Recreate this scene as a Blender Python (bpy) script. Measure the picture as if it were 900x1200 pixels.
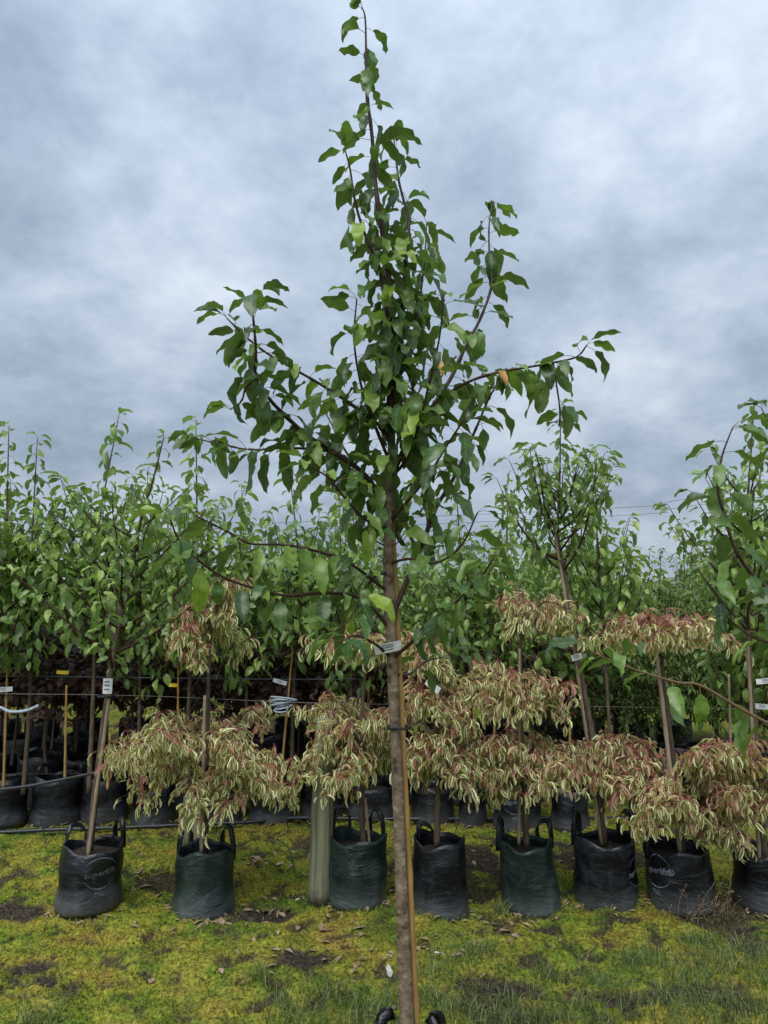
import bpy, math, random
import numpy as np
from mathutils import Vector, Matrix

for o in list(bpy.data.objects):
    bpy.data.objects.remove(o)
SC = bpy.context.scene
COL = SC.collection
R = math.radians

# ------------------------------------------------------------------ camera
F = 870.0                                   # focal length in pixels of a 900 x 1200 frame
TH = math.atan(120 / F)                     # camera looks slightly up
CH = 1.6
cam = bpy.data.cameras.new('camera')
cam.sensor_fit = 'VERTICAL'
cam.sensor_height = 24
cam.lens = F / 1200 * 24
cam.clip_end = 2000
camo = bpy.data.objects.new('camera', cam)
COL.objects.link(camo)
camo.location = (0, 0, CH)
camo.rotation_euler = (R(90) + TH, 0, 0)
SC.camera = camo

# ------------------------------------------------------------------ sky
SUN_EL, SUN_AZ = R(58), R(200)              # azimuth clockwise from +Y: high, behind the camera to the left
world = bpy.data.worlds.new('World')
SC.world = world
world.use_nodes = True
nt = world.node_tree
nt.nodes.clear()
def N(t, typ, **kw):
    n = t.nodes.new(typ)
    for k, v in kw.items():
        if k.startswith('i_'):
            n.inputs[int(k[2:]) if k[2:].isdigit() else k[2:].replace('_', ' ')].default_value = v
        else:
            setattr(n, k, v)
    return n
def ramp(t, stops, interp='LINEAR'):
    n = t.nodes.new('ShaderNodeValToRGB')
    n.color_ramp.interpolation = interp
    e = n.color_ramp.elements
    while len(e) < len(stops):
        e.new(0.5)
    for el, (p, c) in zip(e, stops):
        el.position = p
        el.color = tuple(c) + ((1,) if len(c) == 3 else ())
    return n
def math_node(t, op, a, b=None, clamp=False):
    n = t.nodes.new('ShaderNodeMath')
    n.operation = op
    n.use_clamp = clamp
    for i, v in enumerate((a, b)):
        if v is None:
            continue
        if isinstance(v, (int, float)):
            n.inputs[i].default_value = v
        else:
            t.links.new(v, n.inputs[i])
    return n.outputs[0]
def mixrgb(t, fac, a, b, blend='MIX'):
    n = t.nodes.new('ShaderNodeMix')
    n.data_type = 'RGBA'
    n.blend_type = blend
    n.clamp_factor = True
    for sock, v in ((n.inputs[0], fac), (n.inputs[6], a), (n.inputs[7], b)):
        if isinstance(v, (int, float)):
            sock.default_value = v
        elif isinstance(v, tuple):
            sock.default_value = v + ((1,) if len(v) == 3 else ())
        else:
            t.links.new(v, sock)
    return n.outputs[2]

tc = N(nt, 'ShaderNodeTexCoord')
sep = N(nt, 'ShaderNodeSeparateXYZ')
nt.links.new(tc.outputs['Generated'], sep.inputs[0])
zc_ = math_node(nt, 'ADD', math_node(nt, 'MAXIMUM', sep.outputs[2], 0.0), 0.38)
cmb = N(nt, 'ShaderNodeCombineXYZ')
nt.links.new(math_node(nt, 'DIVIDE', sep.outputs[0], zc_), cmb.inputs[0])
nt.links.new(math_node(nt, 'DIVIDE', sep.outputs[1], zc_), cmb.inputs[1])
cmb.inputs[2].default_value = 3.7
n1 = N(nt, 'ShaderNodeTexNoise', i_Scale=2.0, i_Detail=9.0, i_Roughness=0.56, i_Distortion=0.0)
n2 = N(nt, 'ShaderNodeTexNoise', i_Scale=5.5, i_Detail=9.0, i_Roughness=0.62, i_Distortion=0.0)
for n_ in (n1, n2):
    nt.links.new(cmb.outputs[0], n_.inputs['Vector'])
cl = math_node(nt, 'ADD', math_node(nt, 'MULTIPLY', n1.outputs[0], 0.62), math_node(nt, 'MULTIPLY', n2.outputs[0], 0.38))
cr = ramp(nt, [(0.36, (0.135, 0.170, 0.218)), (0.44, (0.178, 0.218, 0.272)), (0.50, (0.220, 0.262, 0.318)), (0.55, (0.258, 0.300, 0.352)), (0.64, (0.330, 0.366, 0.408))])
nt.links.new(cl, cr.inputs[0])
# an overcast sky is darkest low down and brighter overhead
gr = N(nt, 'ShaderNodeMapRange', i_1=0.0, i_2=1.0, i_3=0.64, i_4=1.40)
nt.links.new(sep.outputs[2], gr.inputs[0])
grc = N(nt, 'ShaderNodeCombineColor')
for i in range(3):
    nt.links.new(gr.outputs[0], grc.inputs[i])
clouds = mixrgb(nt, 1.0, cr.outputs[0], grc.outputs[0], 'MULTIPLY')
sky = N(nt, 'ShaderNodeTexSky', sky_type='NISHITA', sun_disc=False, sun_elevation=SUN_EL, sun_rotation=SUN_AZ)
bg_sky = N(nt, 'ShaderNodeBackground', i_Strength=0.05)
nt.links.new(sky.outputs[0], bg_sky.inputs[0])
bg_cl = N(nt, 'ShaderNodeBackground', i_Strength=1.17)
nt.links.new(clouds, bg_cl.inputs[0])
mx = N(nt, 'ShaderNodeMixShader', i_0=0.93)
nt.links.new(bg_sky.outputs[0], mx.inputs[1])
nt.links.new(bg_cl.outputs[0], mx.inputs[2])
wo = N(nt, 'ShaderNodeOutputWorld')
nt.links.new(mx.outputs[0], wo.inputs[0])

sun = bpy.data.lights.new('sun', 'SUN')
sun.energy = 1.5
sun.angle = R(45)
sun.color = (1, 0.97, 0.92)
suno = bpy.data.objects.new('sun', sun)
COL.objects.link(suno)
sd = Vector((math.sin(SUN_AZ) * math.cos(SUN_EL), math.cos(SUN_AZ) * math.cos(SUN_EL), math.sin(SUN_EL)))
suno.rotation_euler = sd.to_track_quat('Z', 'Y').to_euler()

SC.view_settings.view_transform = 'Standard'
SC.view_settings.look = 'None'
SC.view_settings.exposure = 1.15
SC.view_settings.gamma = 1
SC.view_settings.use_curve_mapping = False
SC.cycles.max_bounces = 5
SC.cycles.diffuse_bounces = 3
SC.cycles.glossy_bounces = 2
SC.cycles.transmission_bounces = 4
SC.cycles.transparent_max_bounces = 4

# ------------------------------------------------------------------ layout helpers
CT, ST = math.cos(TH), math.sin(TH)
def P(x, y, Y):
    """The place at distance Y in front of the photographer that appears at (x, y)."""
    a, b = (x - 450) / F, (600 - y) / F
    dy, dz = CT - b * ST, ST + b * CT
    t = Y / dy
    return np.array([a * t, Y, CH + dz * t])
def G(x, y, z=0.0):
    a, b = (x - 450) / F, (600 - y) / F
    dy, dz = CT - b * ST, ST + b * CT
    t = (z - CH) / dz
    return np.array([a * t, dy * t, z])
def size(px, Y):
    return px / F * Y

# ------------------------------------------------------------------ object helpers
def link(name, data, parent=None, loc=None):
    o = bpy.data.objects.new(name, data)
    COL.objects.link(o)
    if parent is not None:
        o.parent = parent
    if loc is not None:
        o.location = tuple(loc)
    return o
def tag(o, label=None, cat=None, group=None, kind=None):
    if label: o['label'] = label
    if cat: o['category'] = cat
    if group: o['group'] = group
    if kind: o['kind'] = kind
    return o
def thing(name, label, cat, loc, group=None):
    o = link(name, None, None, loc)
    o.empty_display_size = 0.1
    return tag(o, label, cat, group)
def copy_tree(o, parent=None):
    c = o.copy()
    COL.objects.link(c)
    c.parent = parent
    for ch in [q for q in o.children]:
        copy_tree(ch, c)
    return c

class MB:
    """Collects vertices, faces and a leaf colour per vertex."""
    def __init__(s):
        s.v, s.f, s.c, s.n = [], [], [], 0
    def add(s, v, f, c=None):
        v = np.asarray(v, float)
        s.v.append(v)
        s.f.extend([tuple(int(i) + s.n for i in q) for q in f])
        if c is not None:
            s.c.append(np.asarray(c, float))
        s.n += len(v)
    def mesh(s, name, mats, smooth=True, off=None):
        m = bpy.data.meshes.new(name)
        v = np.concatenate(s.v) if s.v else np.zeros((0, 3))
        if off is not None:
            v = v - np.asarray(off)
        m.from_pydata(v.tolist(), [], s.f)
        if smooth:
            m.polygons.foreach_set('use_smooth', [True] * len(m.polygons))
        if s.c:
            a = m.attributes.new('lf', 'FLOAT_COLOR', 'POINT')
            a.data.foreach_set('color', np.concatenate(s.c).astype(np.float32).ravel())
        for q in (mats if isinstance(mats, (list, tuple)) else [mats]):
            m.materials.append(q)
        m.update()
        return m

def resample(pts, n):
    """Catmull-Rom through pts."""
    pts = np.asarray(pts, float)
    if len(pts) == 2:
        t = np.linspace(0, 1, n)[:, None]
        return pts[0] * (1 - t) + pts[1] * t
    p = np.vstack([2 * pts[0] - pts[1], pts, 2 * pts[-1] - pts[-2]])
    u = np.linspace(0, len(pts) - 1 - 1e-6, n)
    i = u.astype(int)
    t = (u - i)[:, None]
    a, b, c, d = p[i], p[i + 1], p[i + 2], p[i + 3]
    return 0.5 * (2 * b + (c - a) * t + (2 * a - 5 * b + 4 * c - d) * t ** 2 + (3 * b - a - 3 * c + d) * t ** 3)
def frames(p):
    T = np.gradient(p, axis=0)
    T /= np.linalg.norm(T, axis=1)[:, None] + 1e-12
    ref = np.array([0.31, 0.95, 0.05])
    U = np.cross(T, ref)
    bad = np.linalg.norm(U, axis=1) < 0.15
    U[bad] = np.cross(T[bad], np.array([1, 0.1, 0.2]))
    U /= np.linalg.norm(U, axis=1)[:, None]
    return T, U, np.cross(T, U)
def tube(mb, p, r, sides=6, cap=True, col=None):
    p = np.asarray(p, float)
    n = len(p)
    r = np.broadcast_to(np.asarray(r, float), (n,))
    T, U, V = frames(p)
    a = np.arange(sides) * 2 * math.pi / sides
    ring = (np.cos(a)[None, :, None] * U[:, None, :] + np.sin(a)[None, :, None] * V[:, None, :]) * r[:, None, None] + p[:, None, :]
    v = ring.reshape(-1, 3)
    f = []
    for i in range(n - 1):
        for j in range(sides):
            k = (j + 1) % sides
            f.append((i * sides + j, i * sides + k, (i + 1) * sides + k, (i + 1) * sides + j))
    if cap:
        f.append(tuple(range(sides))[::-1])
        f.append(tuple((n - 1) * sides + j for j in range(sides)))
    mb.add(v, f, None if col is None else np.tile(col, (len(v), 1)))
def box(mb, c, s, rot=None):
    v = np.array([[x, y, z] for x in (-.5, .5) for y in (-.5, .5) for z in (-.5, .5)]) * np.asarray(s)
    if rot is not None:
        v = v @ np.array(rot.to_3x3()).T
    mb.add(v + np.asarray(c), [(0, 1, 3, 2), (4, 6, 7, 5), (0, 4, 5, 1), (2, 3, 7, 6), (0, 2, 6, 4), (1, 5, 7, 3)])
def strap(mb, p, wdir, w, t):
    """A flat band of width w and thickness t swept along p."""
    p = np.asarray(p, float)
    T = np.gradient(p, axis=0)
    T /= np.linalg.norm(T, axis=1)[:, None]
    W = np.broadcast_to(np.asarray(wdir, float), p.shape)
    W = W - T * (W * T).sum(1)[:, None]
    W /= np.linalg.norm(W, axis=1)[:, None]
    Nn = np.cross(T, W)
    n = len(p)
    v = np.stack([p + W * w / 2 + Nn * t / 2, p - W * w / 2 + Nn * t / 2, p - W * w / 2 - Nn * t / 2, p + W * w / 2 - Nn * t / 2], 1).reshape(-1, 3)
    f = [(i * 4 + j, i * 4 + (j + 1) % 4, i * 4 + 4 + (j + 1) % 4, i * 4 + 4 + j) for i in range(n - 1) for j in range(4)]
    f += [(3, 2, 1, 0), tuple((n - 1) * 4 + j for j in range(4))]
    mb.add(v, f)

_tab = np.random.RandomState(5).rand(256, 256)
def vn(x, y):
    xi, yi = np.floor(x).astype(int), np.floor(y).astype(int)
    fx, fy = x - xi, y - yi
    fx, fy = fx * fx * (3 - 2 * fx), fy * fy * (3 - 2 * fy)
    g = lambda a, b: _tab[a % 256, b % 256]
    return (g(xi, yi) * (1 - fx) + g(xi + 1, yi) * fx) * (1 - fy) + (g(xi, yi + 1) * (1 - fx) + g(xi + 1, yi + 1) * fx) * fy
def fbm(x, y, o=4, s=0.0):
    x, y = np.asarray(x, float), np.asarray(y, float)
    r, a, tot = 0, 0.5, 0
    for i in range(o):
        r = r + a * vn(x * 2 ** i + 17.3 * i + s, y * 2 ** i + 9.1 * i + s * 0.7)
        tot += a
        a *= 0.5
    return r / tot

# ------------------------------------------------------------------ materials
def new_mat(name):
    m = bpy.data.materials.new(name)
    m.use_nodes = True
    t = m.node_tree
    t.nodes.clear()
    out = t.nodes.new('ShaderNodeOutputMaterial')
    b = t.nodes.new('ShaderNodeBsdfPrincipled')
    t.links.new(b.outputs[0], out.inputs[0])
    return m, t, b, out
def bump(t, b, h, strength=0.3, dist=0.01):
    n = N(t, 'ShaderNodeBump', i_Strength=strength, i_Distance=dist)
    t.links.new(h, n.inputs['Height'])
    t.links.new(n.outputs[0], b.inputs['Normal'])
def noisy(name, stops, scale=(10, 10, 10), rough=0.7, bmp=0.4, dist=0.004, detail=5, spec=0.3, obj_var=0.0):
    m, t, b, out = new_mat(name)
    c = N(t, 'ShaderNodeTexCoord')
    mp = N(t, 'ShaderNodeMapping')
    mp.inputs['Scale'].default_value = scale
    t.links.new(c.outputs['Object'], mp.inputs[0])
    n = N(t, 'ShaderNodeTexNoise', i_Scale=1.0, i_Detail=detail, i_Roughness=0.6)
    t.links.new(mp.outputs[0], n.inputs['Vector'])
    r = ramp(t, stops)
    t.links.new(n.outputs[0], r.inputs[0])
    col = r.outputs[0]
    if obj_var:
        oi = N(t, 'ShaderNodeObjectInfo')
        hv = N(t, 'ShaderNodeHueSaturation')
        vv = N(t, 'ShaderNodeMapRange', i_3=1 - obj_var, i_4=1 + obj_var)
        t.links.new(oi.outputs['Random'], vv.inputs[0])
        t.links.new(vv.outputs[0], hv.inputs['Value'])
        t.links.new(col, hv.inputs['Color'])
        col = hv.outputs[0]
    t.links.new(col, b.inputs['Base Color'])
    b.inputs['Roughness'].default_value = rough
    b.inputs['Specular IOR Level'].default_value = spec
    if bmp:
        bump(t, b, n.outputs[0], bmp, dist)
    return m
def leaf_mat(name, stops, back, petiole, rib=(0.2, 0.27, 0.1), rw=0.3, rough=0.42, trans=0.28, variegated=None, spec=0.5, rmax=1.0):
    m, t, b, out = new_mat(name)
    at = N(t, 'ShaderNodeAttribute', attribute_name='lf')
    s = N(t, 'ShaderNodeSeparateColor')
    t.links.new(at.outputs['Color'], s.inputs[0])
    edge, tint, pet = s.outputs[0], s.outputs[1], s.outputs[2]
    oi = N(t, 'ShaderNodeObjectInfo')
    f = math_node(t, 'ADD', math_node(t, 'MULTIPLY', tint, 1 - rw), math_node(t, 'MULTIPLY', oi.outputs['Random'], rw * rmax))
    r = ramp(t, stops)
    t.links.new(f, r.inputs[0])
    col = r.outputs[0]
    tcn = N(t, 'ShaderNodeTexCoord')
    nz = N(t, 'ShaderNodeTexNoise', i_Scale=60.0, i_Detail=3.0)
    t.links.new(tcn.outputs['Object'], nz.inputs['Vector'])
    if variegated:
        vr = ramp(t, variegated)
        t.links.new(f, vr.inputs[0])
        e2 = math_node(t, 'ADD', edge, math_node(t, 'MULTIPLY', math_node(t, 'SUBTRACT', nz.outputs[0], 0.5), 0.5))
        er = ramp(t, [(0.36, (0, 0, 0)), (0.55, (1, 1, 1))])
        t.links.new(e2, er.inputs[0])
        col = mixrgb(t, er.outputs[0], col, vr.outputs[0])
    else:
        rr = ramp(t, [(0.03, (1, 1, 1)), (0.12, (0, 0, 0))])
        t.links.new(edge, rr.inputs[0])
        col = mixrgb(t, math_node(t, 'MULTIPLY', rr.outputs[0], 0.45), col, rib)
        nv = ramp(t, [(0.3, (0.75, 0.75, 0.75)), (0.7, (1.2, 1.2, 1.2))])
        t.links.new(nz.outputs[0], nv.inputs[0])
        col = mixrgb(t, 1.0, col, nv.outputs[0], 'MULTIPLY')
        # side veins running out from the midrib, and a few rusty spots
        vn_ = math_node(t, 'SINE', math_node(t, 'MULTIPLY', math_node(t, 'SUBTRACT', at.outputs['Alpha'], math_node(t, 'MULTIPLY', edge, 0.16)), 44.0))
        vm = ramp(t, [(0.80, (0, 0, 0)), (1.0, (1, 1, 1))])
        t.links.new(vn_, vm.inputs[0])
        col = mixrgb(t, math_node(t, 'MULTIPLY', vm.outputs[0], 0.30), col, rib)
        sp_ = N(t, 'ShaderNodeTexNoise', i_Scale=38.0, i_Detail=2.0)
        ofs = N(t, 'ShaderNodeVectorMath', operation='ADD')
        cb_ = N(t, 'ShaderNodeCombineXYZ')
        t.links.new(math_node(t, 'MULTIPLY', oi.outputs['Random'], 30.0), cb_.inputs[0])
        t.links.new(tcn.outputs['Object'], ofs.inputs[0])
        t.links.new(cb_.outputs[0], ofs.inputs[1])
        t.links.new(ofs.outputs[0], sp_.inputs['Vector'])
        sm_ = ramp(t, [(0.70, (0, 0, 0)), (0.74, (1, 1, 1))])
        t.links.new(sp_.outputs[0], sm_.inputs[0])
        col = mixrgb(t, math_node(t, 'MULTIPLY', sm_.outputs[0], 0.8), col, (0.13, 0.07, 0.03))
    geo = N(t, 'ShaderNodeNewGeometry')
    col = mixrgb(t, math_node(t, 'MULTIPLY', geo.outputs['Backfacing'], 0.6), col, back)
    col = mixrgb(t, pet, col, petiole)
    t.links.new(col, b.inputs['Base Color'])
    b.inputs['Roughness'].default_value = rough
    b.inputs['Specular IOR Level'].default_value = spec
    bump(t, b, nz.outputs[0], 0.25, 0.003)
    tr = N(t, 'ShaderNodeBsdfTranslucent')
    tcol = mixrgb(t, 1.0, col, (1.5, 1.7, 0.7), 'MULTIPLY')
    t.links.new(tcol, tr.inputs[0])
    ms = N(t, 'ShaderNodeMixShader')
    t.links.new(math_node(t, 'MULTIPLY', math_node(t, 'SUBTRACT', 1.0, pet), trans), ms.inputs[0])
    t.links.new(b.outputs[0], ms.inputs[1])
    t.links.new(tr.outputs[0], ms.inputs[2])
    t.links.new(ms.outputs[0], out.inputs[0])
    return m

GREEN = [(0.0, (0.034, 0.074, 0.026)), (0.3, (0.062, 0.128, 0.036)), (0.65, (0.125, 0.22, 0.046)), (0.9, (0.17, 0.28, 0.048)), (1.0, (0.24, 0.37, 0.04))]
GREEN2 = [(0.0, (0.05, 0.105, 0.024)), (0.35, (0.11, 0.205, 0.042)), (0.75, (0.22, 0.335, 0.07)), (1.0, (0.38, 0.48, 0.12))]
BACK = (0.115, 0.17, 0.075)
M = {}
M['leaf_one'] = leaf_mat('glossy_leaf_single', GREEN, BACK, (0.16, 0.085, 0.045), rw=1.0, rough=0.36, spec=0.45)
M['leaf'] = leaf_mat('glossy_leaf', GREEN, BACK, (0.16, 0.085, 0.045), rw=0.0, rough=0.36, spec=0.45)
M['leaf_bg'] = leaf_mat('pear_leaf', GREEN2, (0.20, 0.27, 0.14), (0.17, 0.10, 0.05), rw=0.22, rough=0.36, trans=0.32, spec=0.55)
M['leaf_fine'] = leaf_mat('fine_leaf', [(0, (0.07, 0.13, 0.035)), (1, (0.2, 0.3, 0.07))], BACK, (0.15, 0.1, 0.05), rw=0.2, rough=0.5, trans=0.34)
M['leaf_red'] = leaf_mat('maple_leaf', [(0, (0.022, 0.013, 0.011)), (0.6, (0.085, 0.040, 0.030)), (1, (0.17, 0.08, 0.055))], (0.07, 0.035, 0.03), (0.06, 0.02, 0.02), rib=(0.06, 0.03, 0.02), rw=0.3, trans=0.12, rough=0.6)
VGREEN = [(0, (0.07, 0.11, 0.03)), (0.55, (0.10, 0.14, 0.04)), (0.8, (0.20, 0.14, 0.06)), (1, (0.27, 0.12, 0.08))]
VCREAM = [(0, (0.74, 0.74, 0.40)), (0.48, (0.80, 0.74, 0.47)), (0.68, (0.72, 0.52, 0.36)), (0.84, (0.56, 0.30, 0.25)), (1, (0.40, 0.13, 0.14))]
M['leaf_var'] = leaf_mat('variegated_leaf', VGREEN, (0.44, 0.42, 0.22), (0.42, 0.07, 0.10), rw=0.0, variegated=VCREAM, trans=0.36, rough=0.5)
M['leaf_var_one'] = leaf_mat('variegated_leaf_single', VGREEN, (0.44, 0.42, 0.22), (0.42, 0.07, 0.10), rw=1.0, rmax=0.82, variegated=VCREAM, trans=0.36, rough=0.5)
M['leaf_yellow'] = leaf_mat('yellow_leaf', [(0, (0.42, 0.18, 0.012)), (1, (0.46, 0.22, 0.012))], (0.42, 0.2, 0.02), (0.2, 0.1, 0.05), rw=1.0)
M['bark'] = noisy('trunk_bark', [(0.34, (0.055, 0.038, 0.027)), (0.44, (0.145, 0.105, 0.073)), (0.58, (0.215, 0.165, 0.118)), (0.70, (0.34, 0.285, 0.22))], (34, 34, 46), 0.7, 0.8, 0.006, 8)
M['twig'] = noisy('twig_bark', [(0.3, (0.028, 0.013, 0.011)), (0.7, (0.075, 0.035, 0.027))], (60, 60, 25), 0.5, 0.3, 0.002)
M['twig_green'] = noisy('young_twig_bark', [(0.3, (0.14, 0.085, 0.045)), (0.7, (0.2, 0.13, 0.07))], (60, 60, 25), 0.5, 0.3, 0.002)
M['bark_bg'] = noisy('grey_brown_bark', [(0.3, (0.05, 0.035, 0.025)), (0.7, (0.15, 0.11, 0.08))], (60, 60, 12), 0.8, 0.5, 0.004, obj_var=0.25)
M['bamboo'] = noisy('tan_cane', [(0.3, (0.25, 0.14, 0.045)), (0.55, (0.40, 0.24, 0.085)), (0.75, (0.46, 0.30, 0.13))], (25, 25, 5), 0.5, 0.15, 0.002, obj_var=0.18)
M['stake'] = noisy('grey_cane', [(0.3, (0.17, 0.12, 0.08)), (0.7, (0.34, 0.27, 0.20))], (40, 40, 6), 0.65, 0.3, 0.002, obj_var=0.15)
M['post'] = noisy('treated_post', [(0.30, (0.05, 0.05, 0.03)), (0.40, (0.14, 0.145, 0.09)), (0.5, (0.20, 0.205, 0.13)), (0.75, (0.29, 0.28, 0.19))], (60, 60, 2.2), 0.8, 0.8, 0.008, 7)
t = M['post'].node_tree                      # the foot of the post is stained by wet soil
b_ = next(n_ for n_ in t.nodes if n_.type == 'BSDF_PRINCIPLED')
src = b_.inputs['Base Color'].links[0].from_socket
tc_ = N(t, 'ShaderNodeTexCoord')
sx_ = N(t, 'ShaderNodeSeparateXYZ')
t.links.new(tc_.outputs['Object'], sx_.inputs[0])
nz_ = N(t, 'ShaderNodeTexNoise', i_Scale=14.0, i_Detail=5.0)
t.links.new(tc_.outputs['Object'], nz_.inputs['Vector'])
mr_ = N(t, 'ShaderNodeMapRange', i_1=0.16, i_2=0.09)
t.links.new(math_node(t, 'ADD', sx_.outputs[2], math_node(t, 'MULTIPLY', nz_.outputs[0], 0.16)), mr_.inputs[0])
t.links.new(mixrgb(t, math_node(t, 'MULTIPLY', mr_.outputs[0], 0.85), src, (0.045, 0.032, 0.022)), b_.inputs['Base Color'])
M['soil'] = noisy('potting_soil', [(0.3, (0.012, 0.009, 0.007)), (0.6, (0.04, 0.03, 0.022)), (0.8, (0.09, 0.07, 0.05))], (60, 60, 60), 0.95, 1.0, 0.01)
M['bark_litter'] = noisy('dead_leaf', [(0.3, (0.16, 0.10, 0.06)), (0.7, (0.40, 0.30, 0.20))], (22, 22, 22), 0.8, 0.2, 0.002, obj_var=0.3)
M['pale_litter'] = noisy('pale_dead_leaf', [(0.3, (0.38, 0.38, 0.33)), (0.7, (0.55, 0.55, 0.5))], (40, 40, 40), 0.7, 0.2, 0.002)
M['pipe'] = noisy('black_pipe', [(0.3, (0.012, 0.016, 0.022)), (0.7, (0.035, 0.045, 0.06))], (4, 20, 20), 0.38, 0.1, 0.002, spec=0.5)
M['wire'] = noisy('steel_wire', [(0.3, (0.12, 0.12, 0.12)), (0.7, (0.3, 0.3, 0.3))], (10, 10, 10), 0.4, 0, spec=0.5)
M['tag'] = noisy('white_tag', [(0.3, (0.5, 0.53, 0.56)), (0.7, (0.74, 0.76, 0.78))], (25, 25, 25), 0.45, 0.2, 0.002)
M['tag_blue'] = noisy('blue_grey_tape', [(0.3, (0.25, 0.32, 0.42)), (0.7, (0.48, 0.55, 0.64))], (25, 25, 25), 0.4, 0.3, 0.003)
M['tag_yellow'] = noisy('yellow_tag', [(0.3, (0.6, 0.42, 0.03)), (0.7, (0.75, 0.58, 0.06))], (25, 25, 25), 0.5, 0.1, 0.002)
M['tag_ink'] = noisy('tag_ink', [(0.3, (0.1, 0.12, 0.16)), (0.7, (0.16, 0.18, 0.22))], (25, 25, 25), 0.6, 0)
M['tie'] = noisy('black_tie', [(0.3, (0.012, 0.012, 0.014)), (0.7, (0.03, 0.03, 0.035))], (20, 20, 20), 0.5, 0.1, 0.002)
M['print'] = noisy('worn_bag_print', [(0.36, (0.05, 0.06, 0.08)), (0.55, (0.24, 0.28, 0.34)), (0.75, (0.40, 0.44, 0.5))], (45, 45, 45), 0.6, 0)
M['print_faint'] = noisy('faded_bag_print', [(0.30, (0.05, 0.058, 0.072)), (0.5, (0.10, 0.115, 0.14)), (0.7, (0.15, 0.17, 0.2))], (45, 45, 45), 0.6, 0)

def bag_mat(name, base, scuff, low):
    m, t, b, out = new_mat(name)
    c = N(t, 'ShaderNodeTexCoord')
    s = N(t, 'ShaderNodeSeparateXYZ')
    t.links.new(c.outputs['Object'], s.inputs[0])
    def nz(scale, sc, detail=5, dist=0.0):
        mp = N(t, 'ShaderNodeMapping')
        mp.inputs['Scale'].default_value = scale
        oi = N(t, 'ShaderNodeObjectInfo')
        cb = N(t, 'ShaderNodeCombineXYZ')
        t.links.new(math_node(t, 'MULTIPLY', oi.outputs['Random'], 40), cb.inputs[0])
        t.links.new(cb.outputs[0], mp.inputs[1])
        t.links.new(c.outputs['Object'], mp.inputs[0])
        n = N(t, 'ShaderNodeTexNoise', i_Scale=sc, i_Detail=detail, i_Roughness=0.6, i_Distortion=dist)
        t.links.new(mp.outputs[0], n.inputs['Vector'])
        return n.outputs[0]
    big, fold, spot = nz((1, 1, 1), 7.0, 4, 0.5), nz((1, 1, 2.6), 5.5, 5, 1.6), nz((1, 1, 1), 38.0, 4)
    r1 = ramp(t, [(0.48, (0, 0, 0)), (0.66, (1, 1, 1))])
    t.links.new(big, r1.inputs[0])
    r2 = ramp(t, [(0.60, (0, 0, 0)), (0.68, (1, 1, 1))])
    t.links.new(spot, r2.inputs[0])
    # dried splashes of soil low on the bag
    lowm = N(t, 'ShaderNodeMapRange', i_1=0.15, i_2=0.0, i_3=0.0, i_4=1.3)
    t.links.new(s.outputs[2], lowm.inputs[0])
    col = mixrgb(t, math_node(t, 'MULTIPLY', r1.outputs[0], 0.55), base, scuff)
    col = mixrgb(t, math_node(t, 'MULTIPLY', r2.outputs[0], 0.45), col, scuff)
    col = mixrgb(t, math_node(t, 'MULTIPLY', lowm.outputs[0], big), col, low)
    t.links.new(col, b.inputs['Base Color'])
    b.inputs['Roughness'].default_value = 0.34
    b.inputs['Specular IOR Level'].default_value = 0.45
    h = math_node(t, 'ADD', fold, math_node(t, 'MULTIPLY', spot, 0.15))
    bump(t, b, h, 0.7, 0.014)
    return m
M['bag_black'] = bag_mat('black_bag_plastic', (0.0040, 0.0045, 0.0065), (0.040, 0.048, 0.066), (0.14, 0.15, 0.16))
M['bag_green'] = bag_mat('dark_green_bag_plastic', (0.008, 0.018, 0.016), (0.045, 0.072, 0.068), (0.13, 0.15, 0.15))

# ------------------------------------------------------------------ ground
SOIL = [(18, 1066, 34, 11), (312, 1069, 38, 11), (40, 1130, 24, 9), (52, 1146, 16, 6), (350, 1126, 34, 12), (590, 1158, 40, 9), (480, 1010, 30, 12),
        (640, 1000, 60, 16), (600, 1025, 40, 14), (560, 1005, 30, 18), (300, 1000, 10, 5), (640, 1088, 16, 6), (470, 1095, 10, 5), (820, 1040, 14, 6),
        (350, 1085, 14, 6), (200, 1115, 12, 5), (740, 1172, 60, 12), (620, 1190, 50, 9), (690, 1120, 20, 5), (560, 1090, 12, 4), (870, 1085, 20, 5)]
soil_w = []
for (x, y, rx, ry) in SOIL:
    c = G(x, y)
    a, b_ = G(x + rx, y), G(x, y - ry)
    soil_w.append((c[0], c[1], abs(a[0] - c[0]), abs(b_[1] - c[1])))
def soil_mask(x, y):
    m = np.zeros_like(x)
    wob = (fbm(x * 9, y * 9, 3, 3.0) - 0.5) * 1.3
    for i, (cx, cy, rx, ry) in enumerate(soil_w):
        d = np.sqrt(((x - cx) / rx) ** 2 + ((y - cy) / ry) ** 2) + wob * (0.35 if i < 2 else 1)
        m = np.maximum(m, np.clip((1.15 - d) / 0.35, 0, 1))
    bare = np.clip((fbm(x * 2.2, y * 2.2, 5, 8.0) - 0.605) / 0.05, 0, 1)
    spots = np.clip((fbm(x * 11, y * 11, 4, 12.0) - 0.62) / 0.05, 0, 1)
    return np.maximum(np.maximum(m, bare * 0.9), spots * 0.85)
def ground_z(x, y):
    near = np.clip((14 - np.hypot(x, y - 4)) / 6, 0, 1)
    z = (fbm(x * 1.6, y * 1.6, 3, 1.0) - 0.5) * 0.06 + (fbm(x * 9, y * 9, 4, 2.0) - 0.5) * 0.065 + (fbm(x * 34, y * 34, 2, 5.0) - 0.5) * 0.022
    return z * near - soil_mask(x, y) * 0.018 * near
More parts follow.
